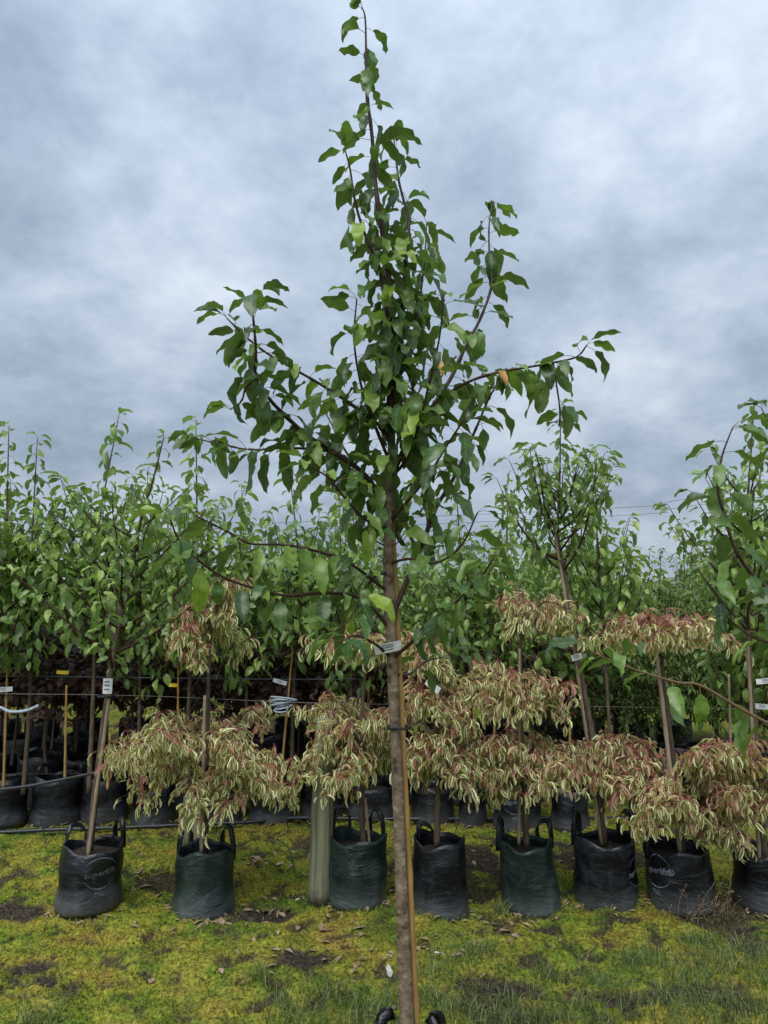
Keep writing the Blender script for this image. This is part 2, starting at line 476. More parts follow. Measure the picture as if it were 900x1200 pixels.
def axis(a, b, step, lo, hi):
    mid = list(np.arange(a, b, step))
    s, p = step, b
    while p < hi:
        mid.append(p); s *= 1.22; p += s
    mid.append(hi)
    s, p = step * 1.22, a - step
    while p > lo:
        mid.insert(0, p); s *= 1.22; p -= s
    mid.insert(0, lo)
    return np.array(mid)
gx, gy = axis(-3.6, 3.6, 0.018, -600, 600), axis(2.4, 7.2, 0.018, -60, 1200)
XX, YY = np.meshgrid(gx, gy)
ZZ = ground_z(XX, YY)
gm = bpy.data.meshes.new('ground')
nx, ny = len(gx), len(gy)
idx = np.arange(nx * ny).reshape(ny, nx)
quads = np.stack([idx[:-1, :-1], idx[:-1, 1:], idx[1:, 1:], idx[1:, :-1]], -1).reshape(-1, 4)
gm.vertices.add(nx * ny)
gm.vertices.foreach_set('co', np.stack([XX, YY, ZZ], -1).astype(np.float32).ravel())
gm.loops.add(quads.size)
gm.loops.foreach_set('vertex_index', quads.astype(np.int32).ravel())
gm.polygons.add(len(quads))
gm.polygons.foreach_set('loop_start', (np.arange(len(quads)) * 4).astype(np.int32))
gm.polygons.foreach_set('use_smooth', [True] * len(quads))
gm.update(calc_edges=True)
ga = gm.attributes.new('lf', 'FLOAT_COLOR', 'POINT')
sm = soil_mask(XX, YY)
ga.data.foreach_set('color', np.stack([sm, sm * 0, sm * 0, sm * 0 + 1], -1).astype(np.float32).ravel())

def moss_color(t, pos):
    """Yellow, olive and fresh green moss in patches."""
    def nz(sc, d=4, off=0.0):
        mp = N(t, 'ShaderNodeMapping')
        mp.inputs[1].default_value = (off, off, 0)
        t.links.new(pos, mp.inputs[0])
        n = N(t, 'ShaderNodeTexNoise', i_Scale=sc, i_Detail=d, i_Roughness=0.6)
        t.links.new(mp.outputs[0], n.inputs['Vector'])
        return n.outputs[0]
    a, b_, c = nz(1.7), nz(4.5, 5, 7.0), nz(55, 4, 3.0)
    r1 = ramp(t, [(0.34, (0.09, 0.185, 0.016)), (0.46, (0.185, 0.235, 0.026)), (0.55, (0.29, 0.265, 0.036)), (0.66, (0.28, 0.19, 0.04))])
    t.links.new(a, r1.inputs[0])
    r2 = ramp(t, [(0.36, (0.030, 0.060, 0.015)), (0.44, (0.13, 0.195, 0.024)), (0.53, (0.30, 0.28, 0.038)), (0.61, (0.27, 0.20, 0.04)), (0.69, (0.10, 0.07, 0.03))])
    t.links.new(b_, r2.inputs[0])
    col = mixrgb(t, 0.6, r1.outputs[0], r2.outputs[0])
    r3 = ramp(t, [(0.34, (0.28, 0.29, 0.35)), (0.5, (0.82, 0.84, 0.95)), (0.68, (1.3, 1.3, 1.4))])
    t.links.new(c, r3.inputs[0])
    return mixrgb(t, 1.0, col, r3.outputs[0], 'MULTIPLY'), c
m, t, b, out = new_mat('mossy_ground')
geo = N(t, 'ShaderNodeNewGeometry')
mc, fine = moss_color(t, geo.outputs['Position'])
at = N(t, 'ShaderNodeAttribute', attribute_name='lf')
s_ = N(t, 'ShaderNodeSeparateColor')
t.links.new(at.outputs['Color'], s_.inputs[0])
so = ramp(t, [(0.35, (0.018, 0.014, 0.011)), (0.55, (0.055, 0.042, 0.032)), (0.7, (0.12, 0.10, 0.08))])
t.links.new(fine, so.inputs[0])
t.links.new(mixrgb(t, s_.outputs[0], mc, so.outputs[0]), b.inputs['Base Color'])
b.inputs['Roughness'].default_value = 0.95
b.inputs['Specular IOR Level'].default_value = 0.1
bump(t, b, fine, 1.0, 0.02)
gm.materials.append(m)
tag(link('ground', gm), kind='structure')

# moss and grass standing on the ground
m, t, b, out = new_mat('moss_blade')
geo = N(t, 'ShaderNodeNewGeometry')
mc, fine = moss_color(t, geo.outputs['Position'])
at = N(t, 'ShaderNodeAttribute', attribute_name='lf')
s_ = N(t, 'ShaderNodeSeparateColor')
t.links.new(at.outputs['Color'], s_.inputs[0])
vr = ramp(t, [(0, (0.7, 0.75, 0.7)), (1, (1.5, 1.45, 1.1))])
t.links.new(s_.outputs[1], vr.inputs[0])
t.links.new(mixrgb(t, 1.0, mc, vr.outputs[0], 'MULTIPLY'), b.inputs['Base Color'])
b.inputs['Roughness'].default_value = 0.8
b.inputs['Specular IOR Level'].default_value = 0.2
M['moss'] = m
m, t, b, out = new_mat('grass_blade')
at = N(t, 'ShaderNodeAttribute', attribute_name='lf')
s_ = N(t, 'ShaderNodeSeparateColor')
t.links.new(at.outputs['Color'], s_.inputs[0])
vr = ramp(t, [(0, (0.05, 0.09, 0.025)), (0.5, (0.11, 0.17, 0.04)), (0.8, (0.2, 0.24, 0.08)), (1, (0.36, 0.30, 0.15))])
t.links.new(s_.outputs[1], vr.inputs[0])
t.links.new(vr.outputs[0], b.inputs['Base Color'])
b.inputs['Roughness'].default_value = 0.55
M['grass'] = m

rs = np.random.RandomState(11)
def blades(name, x, y, h, w, lean, tint, mat, segs=1):
    n = len(x)
    z = ground_z(x, y) - 0.004
    az = rs.rand(n) * 2 * math.pi
    la = rs.rand(n) * 2 * math.pi
    wx, wy = np.cos(az) * w / 2, np.sin(az) * w / 2
    lx, ly = np.cos(la) * lean * h, np.sin(la) * lean * h
    base = np.stack([x, y, z], -1)
    W = np.stack([wx, wy, np.zeros(n)], -1)
    if segs == 1:
        tip = base + np.stack([lx, ly, h], -1)
        v = np.stack([base - W, base + W, tip], 1).reshape(-1, 3)
        f = np.arange(n * 3).reshape(n, 3)
        k = 3
    else:
        midp = base + np.stack([lx * .35, ly * .35, h * .62], -1)
        tip = base + np.stack([lx, ly, h * (1 - 0.25 * np.minimum(lean, 1.5))], -1)
        v = np.stack([base - W, base + W, midp + W * .75, midp - W * .75, tip], 1).reshape(-1, 3)
        i = np.arange(n) * 5
        f = [q for j in i for q in ((j, j + 1, j + 2, j + 3), (j + 3, j + 2, j + 4))]
        k = 5
    me = bpy.data.meshes.new(name)
    me.from_pydata(v.tolist(), [], f.tolist() if not isinstance(f, list) else f)
    a = me.attributes.new('lf', 'FLOAT_COLOR', 'POINT')
    tt = np.repeat(tint, k)
    a.data.foreach_set('color', np.stack([tt * 0, tt, tt * 0, tt * 0 + 1], -1).astype(np.float32).ravel())
    me.materials.append(mat)
    return link(name, me)
n = 150000
by = 2.75 + 3.6 * rs.rand(n) ** 1.5
bx = (rs.rand(n) * 2 - 1) * (by * 0.56 + 0.2)
keep = (rs.rand(n) > soil_mask(bx, by) * 1.05) & (fbm(bx * 6, by * 6, 3, 4.0) > 0.36)
bx, by = bx[keep], by[keep]
n = len(bx)
o = blades('moss', bx, by, 0.006 + 0.014 * rs.rand(n), 0.004 + 0.005 * rs.rand(n), 0.2 + 0.9 * rs.rand(n), rs.rand(n), M['moss'])
tag(o, 'yellow green moss carpeting the ground between the bags', 'moss', kind='stuff')
# grass: loose tufts, thickest low in the picture and at the right
tx, ty, th_, tw = [], [], [], []
TUFT = [(520, 1135, 55), (560, 1120, 22), (460, 1170, 40), (340, 1192, 40), (390, 1165, 26), (860, 1135, 60), (800, 1140, 45), (700, 1150, 30),
        (890, 1120, 45), (620, 1185, 40), (560, 1190, 40), (780, 1185, 60), (860, 1185, 60), (680, 1195, 40), (40, 1196, 24),
        (585, 1068, 10), (745, 1130, 25), (510, 1180, 30), (830, 1110, 30), (420, 1195, 40), (300, 1150, 14), (640, 1140, 20)]
for (x, y, rad) in TUFT:
    c = G(x, y)
    q = size(rad, c[1])
    k = int(11 * rad ** 0.95)
    tx.append(c[0] + rs.randn(k) * q * 0.5); ty.append(c[1] + rs.randn(k) * q * 0.55)
    th_.append(0.02 + 0.085 * rs.rand(k) ** 1.8)
for (x0, x1, yb_) in ((65, 141, 1078), (203, 273, 1078), (386, 453, 1072), (483, 550, 1080), (590, 660, 1073), (674, 748, 1069), (760, 836, 1075), (864, 940, 1073), (358, 390, 1062)):
    gq = G((x0 + x1) / 2, yb_)
    rq = size((x1 - x0) / 2, gq[1])
    k = 190
    an = -math.pi * rs.rand(k)
    qq = rq * (0.97 + 0.22 * rs.rand(k) ** 2)
    tx.append(gq[0] + np.cos(an) * qq); ty.append(gq[1] + rq + np.sin(an) * qq); th_.append(0.012 + 0.04 * rs.rand(k) ** 2)
k = 5000
y_ = 2.7 + 3.2 * rs.rand(k)
tx.append((rs.rand(k) * 2 - 1) * y_ * .58); ty.append(y_); th_.append(0.012 + 0.025 * rs.rand(k))
tx, ty, th_ = map(np.concatenate, (tx, ty, th_))
tint = np.clip(rs.rand(len(tx)) * 0.8 + (rs.rand(len(tx)) > 0.93) * 0.5, 0, 1)
o = blades('grass', tx, ty, th_, 0.0022 + 0.002 * rs.rand(len(tx)), 0.2 + 1.1 * rs.rand(len(tx)), tint, M['grass'], 2)
tag(o, 'thin green grass growing through the moss', 'grass', kind='stuff')

# ------------------------------------------------------------------ leaves
def leaf_tpl(rng, L=0.105, W=0.052, nl=6, na=4, fold=0.35, droop=0.9, wave=0.12, pet=0.035, pk=0.55, pw=0.85, prad=0.0011, psides=3, pseg=3, tint=0.5, side=0.0):
    """A leaf with its stalk: the stalk leaves the origin upwards along x, the blade bends down. Returns verts, faces, colours."""
    V, Fc, C = [], [], []
    # stalk
    ang = np.linspace(0.75, 0.05, pseg + 1)
    px, pz = [0.0], [0.0]
    for a in ang[:-1]:
        px.append(px[-1] + math.cos(a) * pet / pseg); pz.append(pz[-1] + math.sin(a) * pet / pseg)
    for i in range(pseg + 1):
        for j in range(psides):
            q = 2 * math.pi * j / psides
            V.append((px[i] - math.sin(ang[i]) * math.sin(q) * prad, math.cos(q) * prad, pz[i] + math.cos(ang[i]) * math.sin(q) * prad))
            C.append((0.5, tint, 1, 0))
    for i in range(pseg):
        for j in range(psides):
            k = (j + 1) % psides
            Fc.append((i * psides + j, i * psides + k, (i + 1) * psides + k, (i + 1) * psides + j))
    # blade
    t = np.linspace(0, 1, nl + 1)
    f = np.maximum(t, 0.004) ** pk * np.maximum(1 - t, 0) ** pw
    tm = pk / (pk + pw)
    f = f / (tm ** pk * (1 - tm) ** pw)
    f[0] = 0.10
    cx, cz, a = px[-1], pz[-1], 0.05
    ph1, ph2 = rng.random() * 6, rng.random() * 6
    nb = len(V)
    us = np.linspace(-1, 1, na + 1)
    cy = 0.0
    for i in range(nl + 1):
        tx_, tz_ = math.cos(a), math.sin(a)
        nx_, nz_ = -tz_, tx_
        if i == nl:
            V.append((cx, cy, cz)); C.append((0.4, tint, 0, 1))
        else:
            for u in us:
                w = f[i] * W / 2
                ph = ph1 if u < 0 else ph2
                h = fold * abs(u) * w + wave * W * u * u * math.sin(t[i] * 13 + ph) * 0.5
                w2 = w * (1 + 0.10 * math.sin(t[i] * 17 + ph) * abs(u))
                V.append((cx + nx_ * h, cy + u * w2 * math.cos(fold * 0.7), cz + nz_ * h))
                C.append((abs(u), tint, 0, t[i]))
        st = L / nl
        cx += math.cos(a) * st; cz += math.sin(a) * st
        cy += side * st * t[i]
        a -= droop / nl * (0.6 + 0.8 * t[i])
    m1 = na + 1
    for i in range(nl - 1):
        for j in range(na):
            q = nb + i * m1 + j
            Fc.append((q + m1, q + m1 + 1, q + 1, q))
    tip = nb + nl * m1
    for j in range(na):
        q = nb + (nl - 1) * m1 + j
        Fc.append((tip, q + 1, q))
    return np.array(V), Fc, np.array(C)
rnd = random.Random(4)
TPL = [leaf_tpl(rnd, nl=8, na=2, pseg=2, L=0.100 + 0.026 * rnd.random(), W=0.042 + 0.015 * rnd.random(), fold=0.2 + 0.7 * rnd.random(), droop=0.3 + 1.2 * rnd.random(), wave=0.16 + 0.16 * rnd.random(),
                pet=0.028 + 0.018 * rnd.random(), side=rnd.uniform(-.25, .25)) for _ in range(12)]
TPL_MID = [leaf_tpl(rnd, L=0.075 + 0.02 * rnd.random(), W=0.038 + 0.012 * rnd.random(), nl=4, na=2, fold=0.2 + 0.5 * rnd.random(), droop=0.5 + 1.0 * rnd.random(), wave=0.16,
                    pet=0.028, psides=3, pseg=1, side=rnd.uniform(-.25, .25)) for _ in range(8)]
TPL_FINE = [leaf_tpl(rnd, L=0.05, W=0.016, nl=3, na=2, fold=0.3, droop=0.6 + rnd.random(), wave=0.05, pet=0.008, psides=3, pseg=1) for _ in range(4)]
TPL_RED = [leaf_tpl(rnd, L=0.05, W=0.030, nl=3, na=2, fold=0.1, droop=0.6 + rnd.random(), wave=0.3, pet=0.015, psides=3, pseg=1) for _ in range(4)]
TPL_VAR = [leaf_tpl(rnd, L=0.048 + 0.034 * rnd.random(), W=0.013 + 0.014 * rnd.random(), nl=4, na=4, fold=0.2 + 1.1 * rnd.random(), droop=0.2 + 1.5 * rnd.random(), wave=0.10 + 0.3 * rnd.random(),
                    pet=0.022, pk=0.7, pw=0.7, prad=0.0014, pseg=1, side=rnd.uniform(-.3, .3)) for _ in range(16)]

def leaf_matrix(pos, az, el, roll, sc):
    x = np.array([math.cos(az) * math.cos(el), math.sin(az) * math.cos(el), math.sin(el)])
    y = np.array([-math.sin(az), math.cos(az), 0.0])
    z = np.cross(x, y)
    c, s = math.cos(roll), math.sin(roll)
    y, z = y * c + z * s, z * c - y * s
    m = np.eye(4)
    m[:3, 0], m[:3, 1], m[:3, 2], m[:3, 3] = x * sc, y * sc, z * sc, pos
    return m
def join_leaves(name, mats, tpls, tints, mat, rng, off=None):
    """All leaves of a crown in one mesh."""
    vs, fs, cs, n = [], [], [], 0
    for m_, ti in zip(mats, tints):
        v, f, c = tpls[rng.randrange(len(tpls))]
        vs.append(v @ m_[:3, :3].T + m_[:3, 3])
        c = c.copy(); c[:, 1] = ti
        cs.append(c)
        fs.extend([tuple(i + n for i in q) for q in f])
        n += len(v)
    mb = MB()
    mb.v, mb.f, mb.c = vs, fs, cs
    return mb.mesh(name, mat, True, off)
def along(p, spacing, t0, rng, el=(-0.6, 0.45), sc=(0.75, 1.1), t1=1.0, tip=True, spread=1.0, thin=0.0):
    """Leaf places along a twig p (dense points)."""
    seg = np.linalg.norm(np.diff(p, axis=0), axis=1)
    s = np.concatenate([[0], np.cumsum(seg)])
    Ltot = s[-1]
    d = Ltot * t0 + rng.random() * spacing
    ang = rng.random() * 6.28
    outl = []
    T, U, V = frames(p)
    while d < Ltot * t1:
        i = min(np.searchsorted(s, d), len(p) - 1)
        i = max(i, 1)
        w = (d - s[i - 1]) / max(seg[i - 1], 1e-9)
        pos = p[i - 1] * (1 - w) + p[i] * w
        ang += 2.4 + rng.uniform(-.4, .4)
        dr = (U[i] * math.cos(ang) + V[i] * math.sin(ang)) * spread + T[i] * 0.35
        az = math.atan2(dr[1], dr[0]) + rng.uniform(-.3, .3)
        fr = d / Ltot
        e = rng.gauss(el[0], el[1]) + 0.35 * max(0, fr - 0.75) * 4 * (1 if tip else 0)
        e = max(-1.5, min(0.5, e))
        outl.append(leaf_matrix(pos, az, e, rng.gauss(0, 0.35), rng.uniform(*sc) * (1 - 0.12 * max(0, fr - 0.85) / 0.15 * (1 if tip else 0))))
        d += spacing * rng.uniform(0.7, 1.3) * (1 + thin * max(0, fr - 0.35) / 0.65)
    if tip:
        for k in range(2):
            az = math.atan2(T[-1][1], T[-1][0]) + rng.uniform(-1.5, 1.5)
            outl.append(leaf_matrix(p[-1], az, rng.uniform(-0.5, 0.3), rng.gauss(0, .3), 0.85 * sc[0] / 0.7))
    return outl
def knotty(n, r0, r1, rng, k=0.10, every=6):
    r = np.linspace(r0, r1, n)
    for i in range(n):
        if i % every == rng.randrange(2):
            r[i] *= 1 + k * (0.5 + rng.random())
    return r
def wtint(rng):
    q = rng.random()
    return rng.uniform(0.93, 1.0) if q > 0.95 else q * 0.9

# ------------------------------------------------------------------ nursery bags
def bag_radius(r, h, seed):
    rr = random.Random(seed)
    ks = [(rr.randrange(2, 4), rr.uniform(0.025, 0.055), rr.random() * 6, rr.uniform(-2, 2)), (rr.randrange(4, 7), rr.uniform(0.010, 0.02), rr.random() * 6, rr.uniform(-6, 6)),
          (rr.randrange(8, 12), rr.uniform(0.006, 0.012), rr.random() * 6, rr.uniform(-12, 12))]
    hz = [(rr.uniform(2.5, 5), rr.uniform(0.015, 0.03), rr.random() * 6), (rr.uniform(11, 17), rr.uniform(0.005, 0.010), rr.random() * 6)]
    tap = rr.uniform(0.83, 0.96)
    def fn(a, z):
        u = z / h
        q = 1 + (tap - 1) * u
        q *= 1 - 0.035 * max(0, 0.06 - u) / 0.06
        for k, am, ph, tw in ks:
            q += am * math.sin(k * a + ph + tw * u) * (0.5 + 0.7 * u)
        for k, am, ph in hz:
            q += am * math.sin(k * u * 3 + ph + 0.8 * math.sin(2 * a + ph))
        return r * q
    return fn
_text_cache = {}
def text_mesh(body):
    if body not in _text_cache:
        cu = bpy.data.curves.new('lettering', 'FONT')
        cu.body = body
        cu.size = 1.0
        cu.offset = 0.012
        cu.resolution_u = 2
        cu.align_x = 'CENTER'
        ob = bpy.data.objects.new('lettering', cu)
        COL.objects.link(ob)
        bpy.context.view_layer.update()
        me = bpy.data.meshes.new_from_object(ob.evaluated_get(bpy.context.evaluated_depsgraph_get()))
        v = np.array([q.co[:] for q in me.vertices])
        f = [tuple(q.vertices) for q in me.polygons]
        bpy.data.objects.remove(ob); bpy.data.curves.remove(cu); bpy.data.meshes.remove(me)
        _text_cache[body] = (v, f)
    return _text_cache[body]
def make_bag(label, base, r, h, seed, mat='bag_black', handles=((2.6, .09), (0.6, .09)), text=None, lean=(0, 0), group=None, low=False, text_h=0.030, soil=True, print_mat='print', rim_dip=0.03, handle_in=1.0):
    """base: centre on the ground. Angles: 0 = +x, -pi/2 = towards the photographer."""
    fn = bag_radius(r, h, seed)
    rr = random.Random(seed + 100)
    gz = float(ground_z(np.array([base[0]]), np.array([base[1]]))[0])
    root = thing('grow_bag', label, 'grow bag', (base[0], base[1], gz - 0.015), group)
    S, Kk = (28, 8) if low else (56, 16)
    phr = rr.random() * 6
    def rim(a):
        return h - rim_dip * (0.5 + 0.5 * math.sin(2 * a + phr)) - 0.3 * rim_dip * math.sin(5 * a + phr)
    def lp(a, z, extra=0.0):
        q = fn(a, z) + extra
        return (q * math.cos(a) + lean[0] * z, q * math.sin(a) + lean[1] * z, z)
    mb = MB()
    v, f = [], []
    for k in range(Kk + 1):
        for j in range(S):
            a = 2 * math.pi * j / S
            v.append(lp(a, rim(a) * k / Kk))
    for k in range(3):                                        # over the rim and down inside
        for j in range(S):
            a = 2 * math.pi * j / S
            z = rim(a) - (0.0, 0.03, 0.12)[k] * (h / 0.42)
            v.append(lp(a, z, -0.006))
    rows = Kk + 4
    for k in range(rows - 1):
        for j in range(S):
            q = (j + 1) % S
            f.append((k * S + j, k * S + q, (k + 1) * S + q, (k + 1) * S + j))
    f.append(tuple(range(S))[::-1])
    mb.add(v, f)
    link('bag_body', mb.mesh('bag_body', M[mat]), root)
    if soil:
        zs = h - 0.085 * (h / 0.42)
        mb = MB()
        v = [(lean[0] * zs, lean[1] * zs, zs + 0.015)]
        for k in (1, 2, 3):
            for j in range(20):
                a = 2 * math.pi * j / 20
                q = (fn(a, zs) - 0.004) * k / 3
                v.append((q * math.cos(a) + lean[0] * zs, q * math.sin(a) + lean[1] * zs, zs + 0.012 * rr.random() - 0.004 * k))
        f = [(0, 1 + j, 1 + (j + 1) % 20) for j in range(20)]
        for k in range(2):
            for j in range(20):
                q = (j + 1) % 20
                f.append((1 + k * 20 + j, 1 + (k + 1) * 20 + j, 1 + (k + 1) * 20 + q, 1 + k * 20 + q))
        mb.add(v, f)
        link('potting_mix', mb.mesh('potting_mix', M['soil']), root)
    for (a0, hh) in handles:
        da = 0.36
        pts = []
        for q, up in ((-1, -0.06), (-1, 0.0), (-0.95, 0.55), (-0.5, 0.95), (0, 1.0), (0.5, 0.93), (0.95, 0.5), (1, 0.0), (1, -0.06)):
            a = a0 + q * da
            z = rim(a)
            p3 = np.array(lp(a, min(z, h), 0.003))
            p3[2] = z + (up * hh if up >= 0 else up)
            p3[:2] *= 1 - 0.12 * handle_in * max(up, 0) * (0.3 + rr.random() * 0.3)
            pts.append(p3)
        mb = MB()
        strap(mb, resample(pts, 22), (-math.sin(a0) * 0 + math.cos(a0) * 0.5, math.sin(a0) * 0.5, 0.6), 0.030, 0.004)
        link('handle', mb.mesh('handle', M['bag_black']), root)
    if text:
        body, ac, zc, sub = text
        mb = MB()
        def put(string, zmid, hgt, slope):
            tv, tf = text_mesh(string)
            vv = []
            for x, y, _ in tv:
                a = ac + x * hgt * 1.1 / r
                z = zmid + y * hgt + slope * x * hgt
                vv.append(lp(a, z, 0.003))
            mb.add(vv, tf)
        put(body, zc, text_h, 0.10)
        if sub:
            put(sub, zc - text_h * 2.3, text_h * 0.75, 0.05)
        # swoosh round the word
        for (t0_, t1_) in ((0.35, 2.75), (3.6, 5.9)):
            vv, ff = [], []
            for i in range(25):
                q = t0_ + (t1_ - t0_) * i / 24
                wd = 0.0022 * math.sin(math.pi * i / 24) + 0.0006
                for s2 in (-1, 1):
                    a = ac + (math.cos(q) * 2.0 * text_h + 0.0) / r
                    z = zc + text_h * 0.3 + math.sin(q) * text_h * 1.75 + s2 * wd
                    vv.append(lp(a, z, 0.003))
            ff = [(2 * i, 2 * i + 2, 2 * i + 3, 2 * i + 1) for i in range(24)]
            mb.add(vv, ff)
        link('printed_lettering', mb.mesh('printed_lettering', M[print_mat], smooth=False), root)
    return root, gz - 0.015 + (h - 0.085 * (h / 0.42))

def base_of(x0, x1, yb):
    """Centre and radius of a bag whose outline runs from x0 to x1 with its front foot at yb."""
    f = G((x0 + x1) / 2, yb)
    r = size((x1 - x0) / 2, f[1] * CT + 0.22)
    c = G((x0 + x1) / 2, yb)
    k = (c[1] + r) / c[1]
    return np.array([c[0] * k, c[1] + r, 0]), r * 0.94

FRONT = {}
def front(key, x0, x1, ytop, yb, label, **kw):
    c, r = base_of(x0, x1, yb)
    top = P((x0 + x1) / 2, ytop, c[1] - r)
    h = float(top[2]) + 0.012
    root, zs = make_bag(label, c, r, h, **kw)
    FRONT[key] = (c, r, h, zs)
front('b1', 65, 141, 1001, 1078, 'black grow bag with faded print and tall looped handles, far left of the front row', seed=1, text=('superlift', -0.95, 0.20, '75L'), handles=((2.5, .085), (0.75, .10)), print_mat='print_faint', lean=(0.02, 0), text_h=0.045)
front('b2', 203, 273, 998, 1078, 'dark green scuffed grow bag under the leftmost cream leaved tree', seed=2, mat='bag_green', handles=((2.75, .10), (0.7, .09)))
front('b3', 386, 453, 990, 1072, 'dark green bulging grow bag right beside the wooden post', seed=3, mat='bag_green', handles=((2.3, .10), (0.75, .13)))
front('b4', 483, 550, 986, 1080, 'black grow bag with pale splashes, just right of the big tree trunk', seed=4, handles=((2.1, .03),), lean=(-0.01, 0))
front('b5', 590, 660, 990, 1073, 'dark green tilted grow bag with two upright loop handles', seed=5, mat='bag_green', handles=((2.75, .10), (0.55, .10)), lean=(-0.10, 0))
front('b6', 674, 748, 985, 1069, 'black grow bag with pale print wrapping its right edge', seed=6, handles=((2.7, .12), (0.45, .11)), text=('superlift', -0.58, 0.19, None), text_h=0.042)
front('b7', 760, 836, 1001, 1075, 'black dusty grow bag with white ring print on its left side', seed=7, handles=((2.75, .12),), text=('superlift®', -2.62, 0.20, '75L'), lean=(0.0, 0), text_h=0.046)
front('b8', 864, 940, 1001, 1073, 'black grow bag cut by the right edge of the picture', seed=8, handles=((2.2, .03), (0.6, .1)))

# back row of bags
BACK_ROW = [(-32, 31, 917, 975), (34, 94, 912, 970), (95, 148, 914, 968), (152, 206, 925, 968), (238, 288, 925, 966), (291, 348, 915, 966), (351, 402, 925, 964), (404, 462, 925, 965),
            (481, 533, 925, 966), (536, 572, 928, 968), (576, 634, 921, 974), (646, 691, 925, 975), (738, 778, 905, 974), (800, 846, 915, 970), (880, 930, 915, 975)]
BL = ['black grow bag in the back row at the left picture edge, holding a cane', 'black grow bag in the back row with a crumpled pale rim and cane', 'black grow bag in the back row behind the leftmost leaning stake',
      'black back row bag hidden left of the pale plank behind the cream tree', 'black back row bag right of the pale plank behind the cream tree', 'wide black back row bag left of the wooden post',
      'black back row bag partly behind the wooden post', 'black back row bag between wooden post and big tree trunk', 'black back row bag just right of the big tree trunk',
      'narrow black back row bag left of the bag with white print', 'black back row bag with white print above the tilted green bag', 'low black back row bag left of the leaning brown trunk',
      'dusty grey back row bag standing alone right of the leaning trunk', 'black back row bag behind the rightmost cream leaves', 'black back row bag at the right picture edge']
BACKS = []
for i, ((x0, x1, yt, yb), lb) in enumerate(zip(BACK_ROW, BL)):
    c, r = base_of(x0, x1, yb)
    h = float(P((x0 + x1) / 2, yt, c[1] - r)[2]) + 0.02
    root, zs = make_bag(lb, c, r, h, 40 + i, low=True, handles=((2.6, .07), (0.7, .07)) if i % 3 else (), text=('superlift', -1.75, h * 0.62, '45L') if i == 10 else None, print_mat='print', text_h=0.05 if i == 10 else 0.03)
    BACKS.append((c, r, h, zs))

# ------------------------------------------------------------------ canes, stakes, tags
def cane(name, label, p0, p1, r=0.008, mat='bamboo', bow=0.0, nodes=7, cat='stake', group=None):
    p0, p1 = np.asarray(p0, float), np.asarray(p1, float)
    root_loc = p0
    n = nodes * 4
    t = np.linspace(0, 1, n + 1)
    p = p0 + (p1 - p0) * t[:, None] + np.array([bow, 0, 0]) * np.sin(math.pi * t)[:, None]
    rad = r * (1 - 0.25 * t)
    rad[2::4] *= 1.18
    mb = MB()
    tube(mb, p - root_loc, rad, 8)
    o = link(name, mb.mesh(name, M[mat]), None, root_loc)
    return tag(o, label, cat, group)
def ring_tie(name, label, pos, r, hgt=0.012, tail=0.05, cat='tie'):
    mb = MB()
    a = np.linspace(0, 2 * math.pi, 15)
    p = np.stack([np.cos(a) * r, np.sin(a) * r, 0.002 * np.sin(3 * a)], -1)
    strap(mb, p, (0, 0, 1), hgt, 0.003)
    if tail:
        q = np.array([[r, 0, 0], [r + tail * .4, -.01, .004], [r + tail, -.015, -.008]])
        strap(mb, resample(q, 6), (0, 0, 1), hgt * .6, 0.002)
    o = link(name, mb.mesh(name, M['tie']), None, pos)
    return tag(o, label, cat)
def label_tag(name, label, pos, w, h, rz=0.0, tilt=0.0, mat='tag', curl=0.3, ink=True, cat='tag'):
    """A hanging plastic label, slightly curled, w wide and h high, with faint print lines."""
    mb = MB()
    pts = []
    for i in range(9):
        u = i / 8 - 0.5
        pts.append((u * w, curl * w * (u * u) * 1.5, tilt * u * w))
    strap(mb, pts, (0, 0, 1), h, 0.0012)
    o = link(name, mb.mesh(name, M[mat], smooth=False), None, pos)
    o.rotation_euler = (0, 0, rz)
    if ink:
        mb2 = MB()
        for k in (-0.22, 0.05, 0.28):
            q = [((u - 0.5) * w * 0.8, curl * w * ((u - .5) ** 2) * 1.5 - 0.0014, tilt * (u - .5) * w * .8 + k * h) for u in np.linspace(0, 0.75, 6)]
            strap(mb2, q, (0, 0, 1), h * 0.10, 0.0006)
        link('print_line', mb2.mesh('print_line', M['tag_ink'], smooth=False), o)
        o.children[0]['kind'] = 'stuff'
    return tag(o, label, cat)

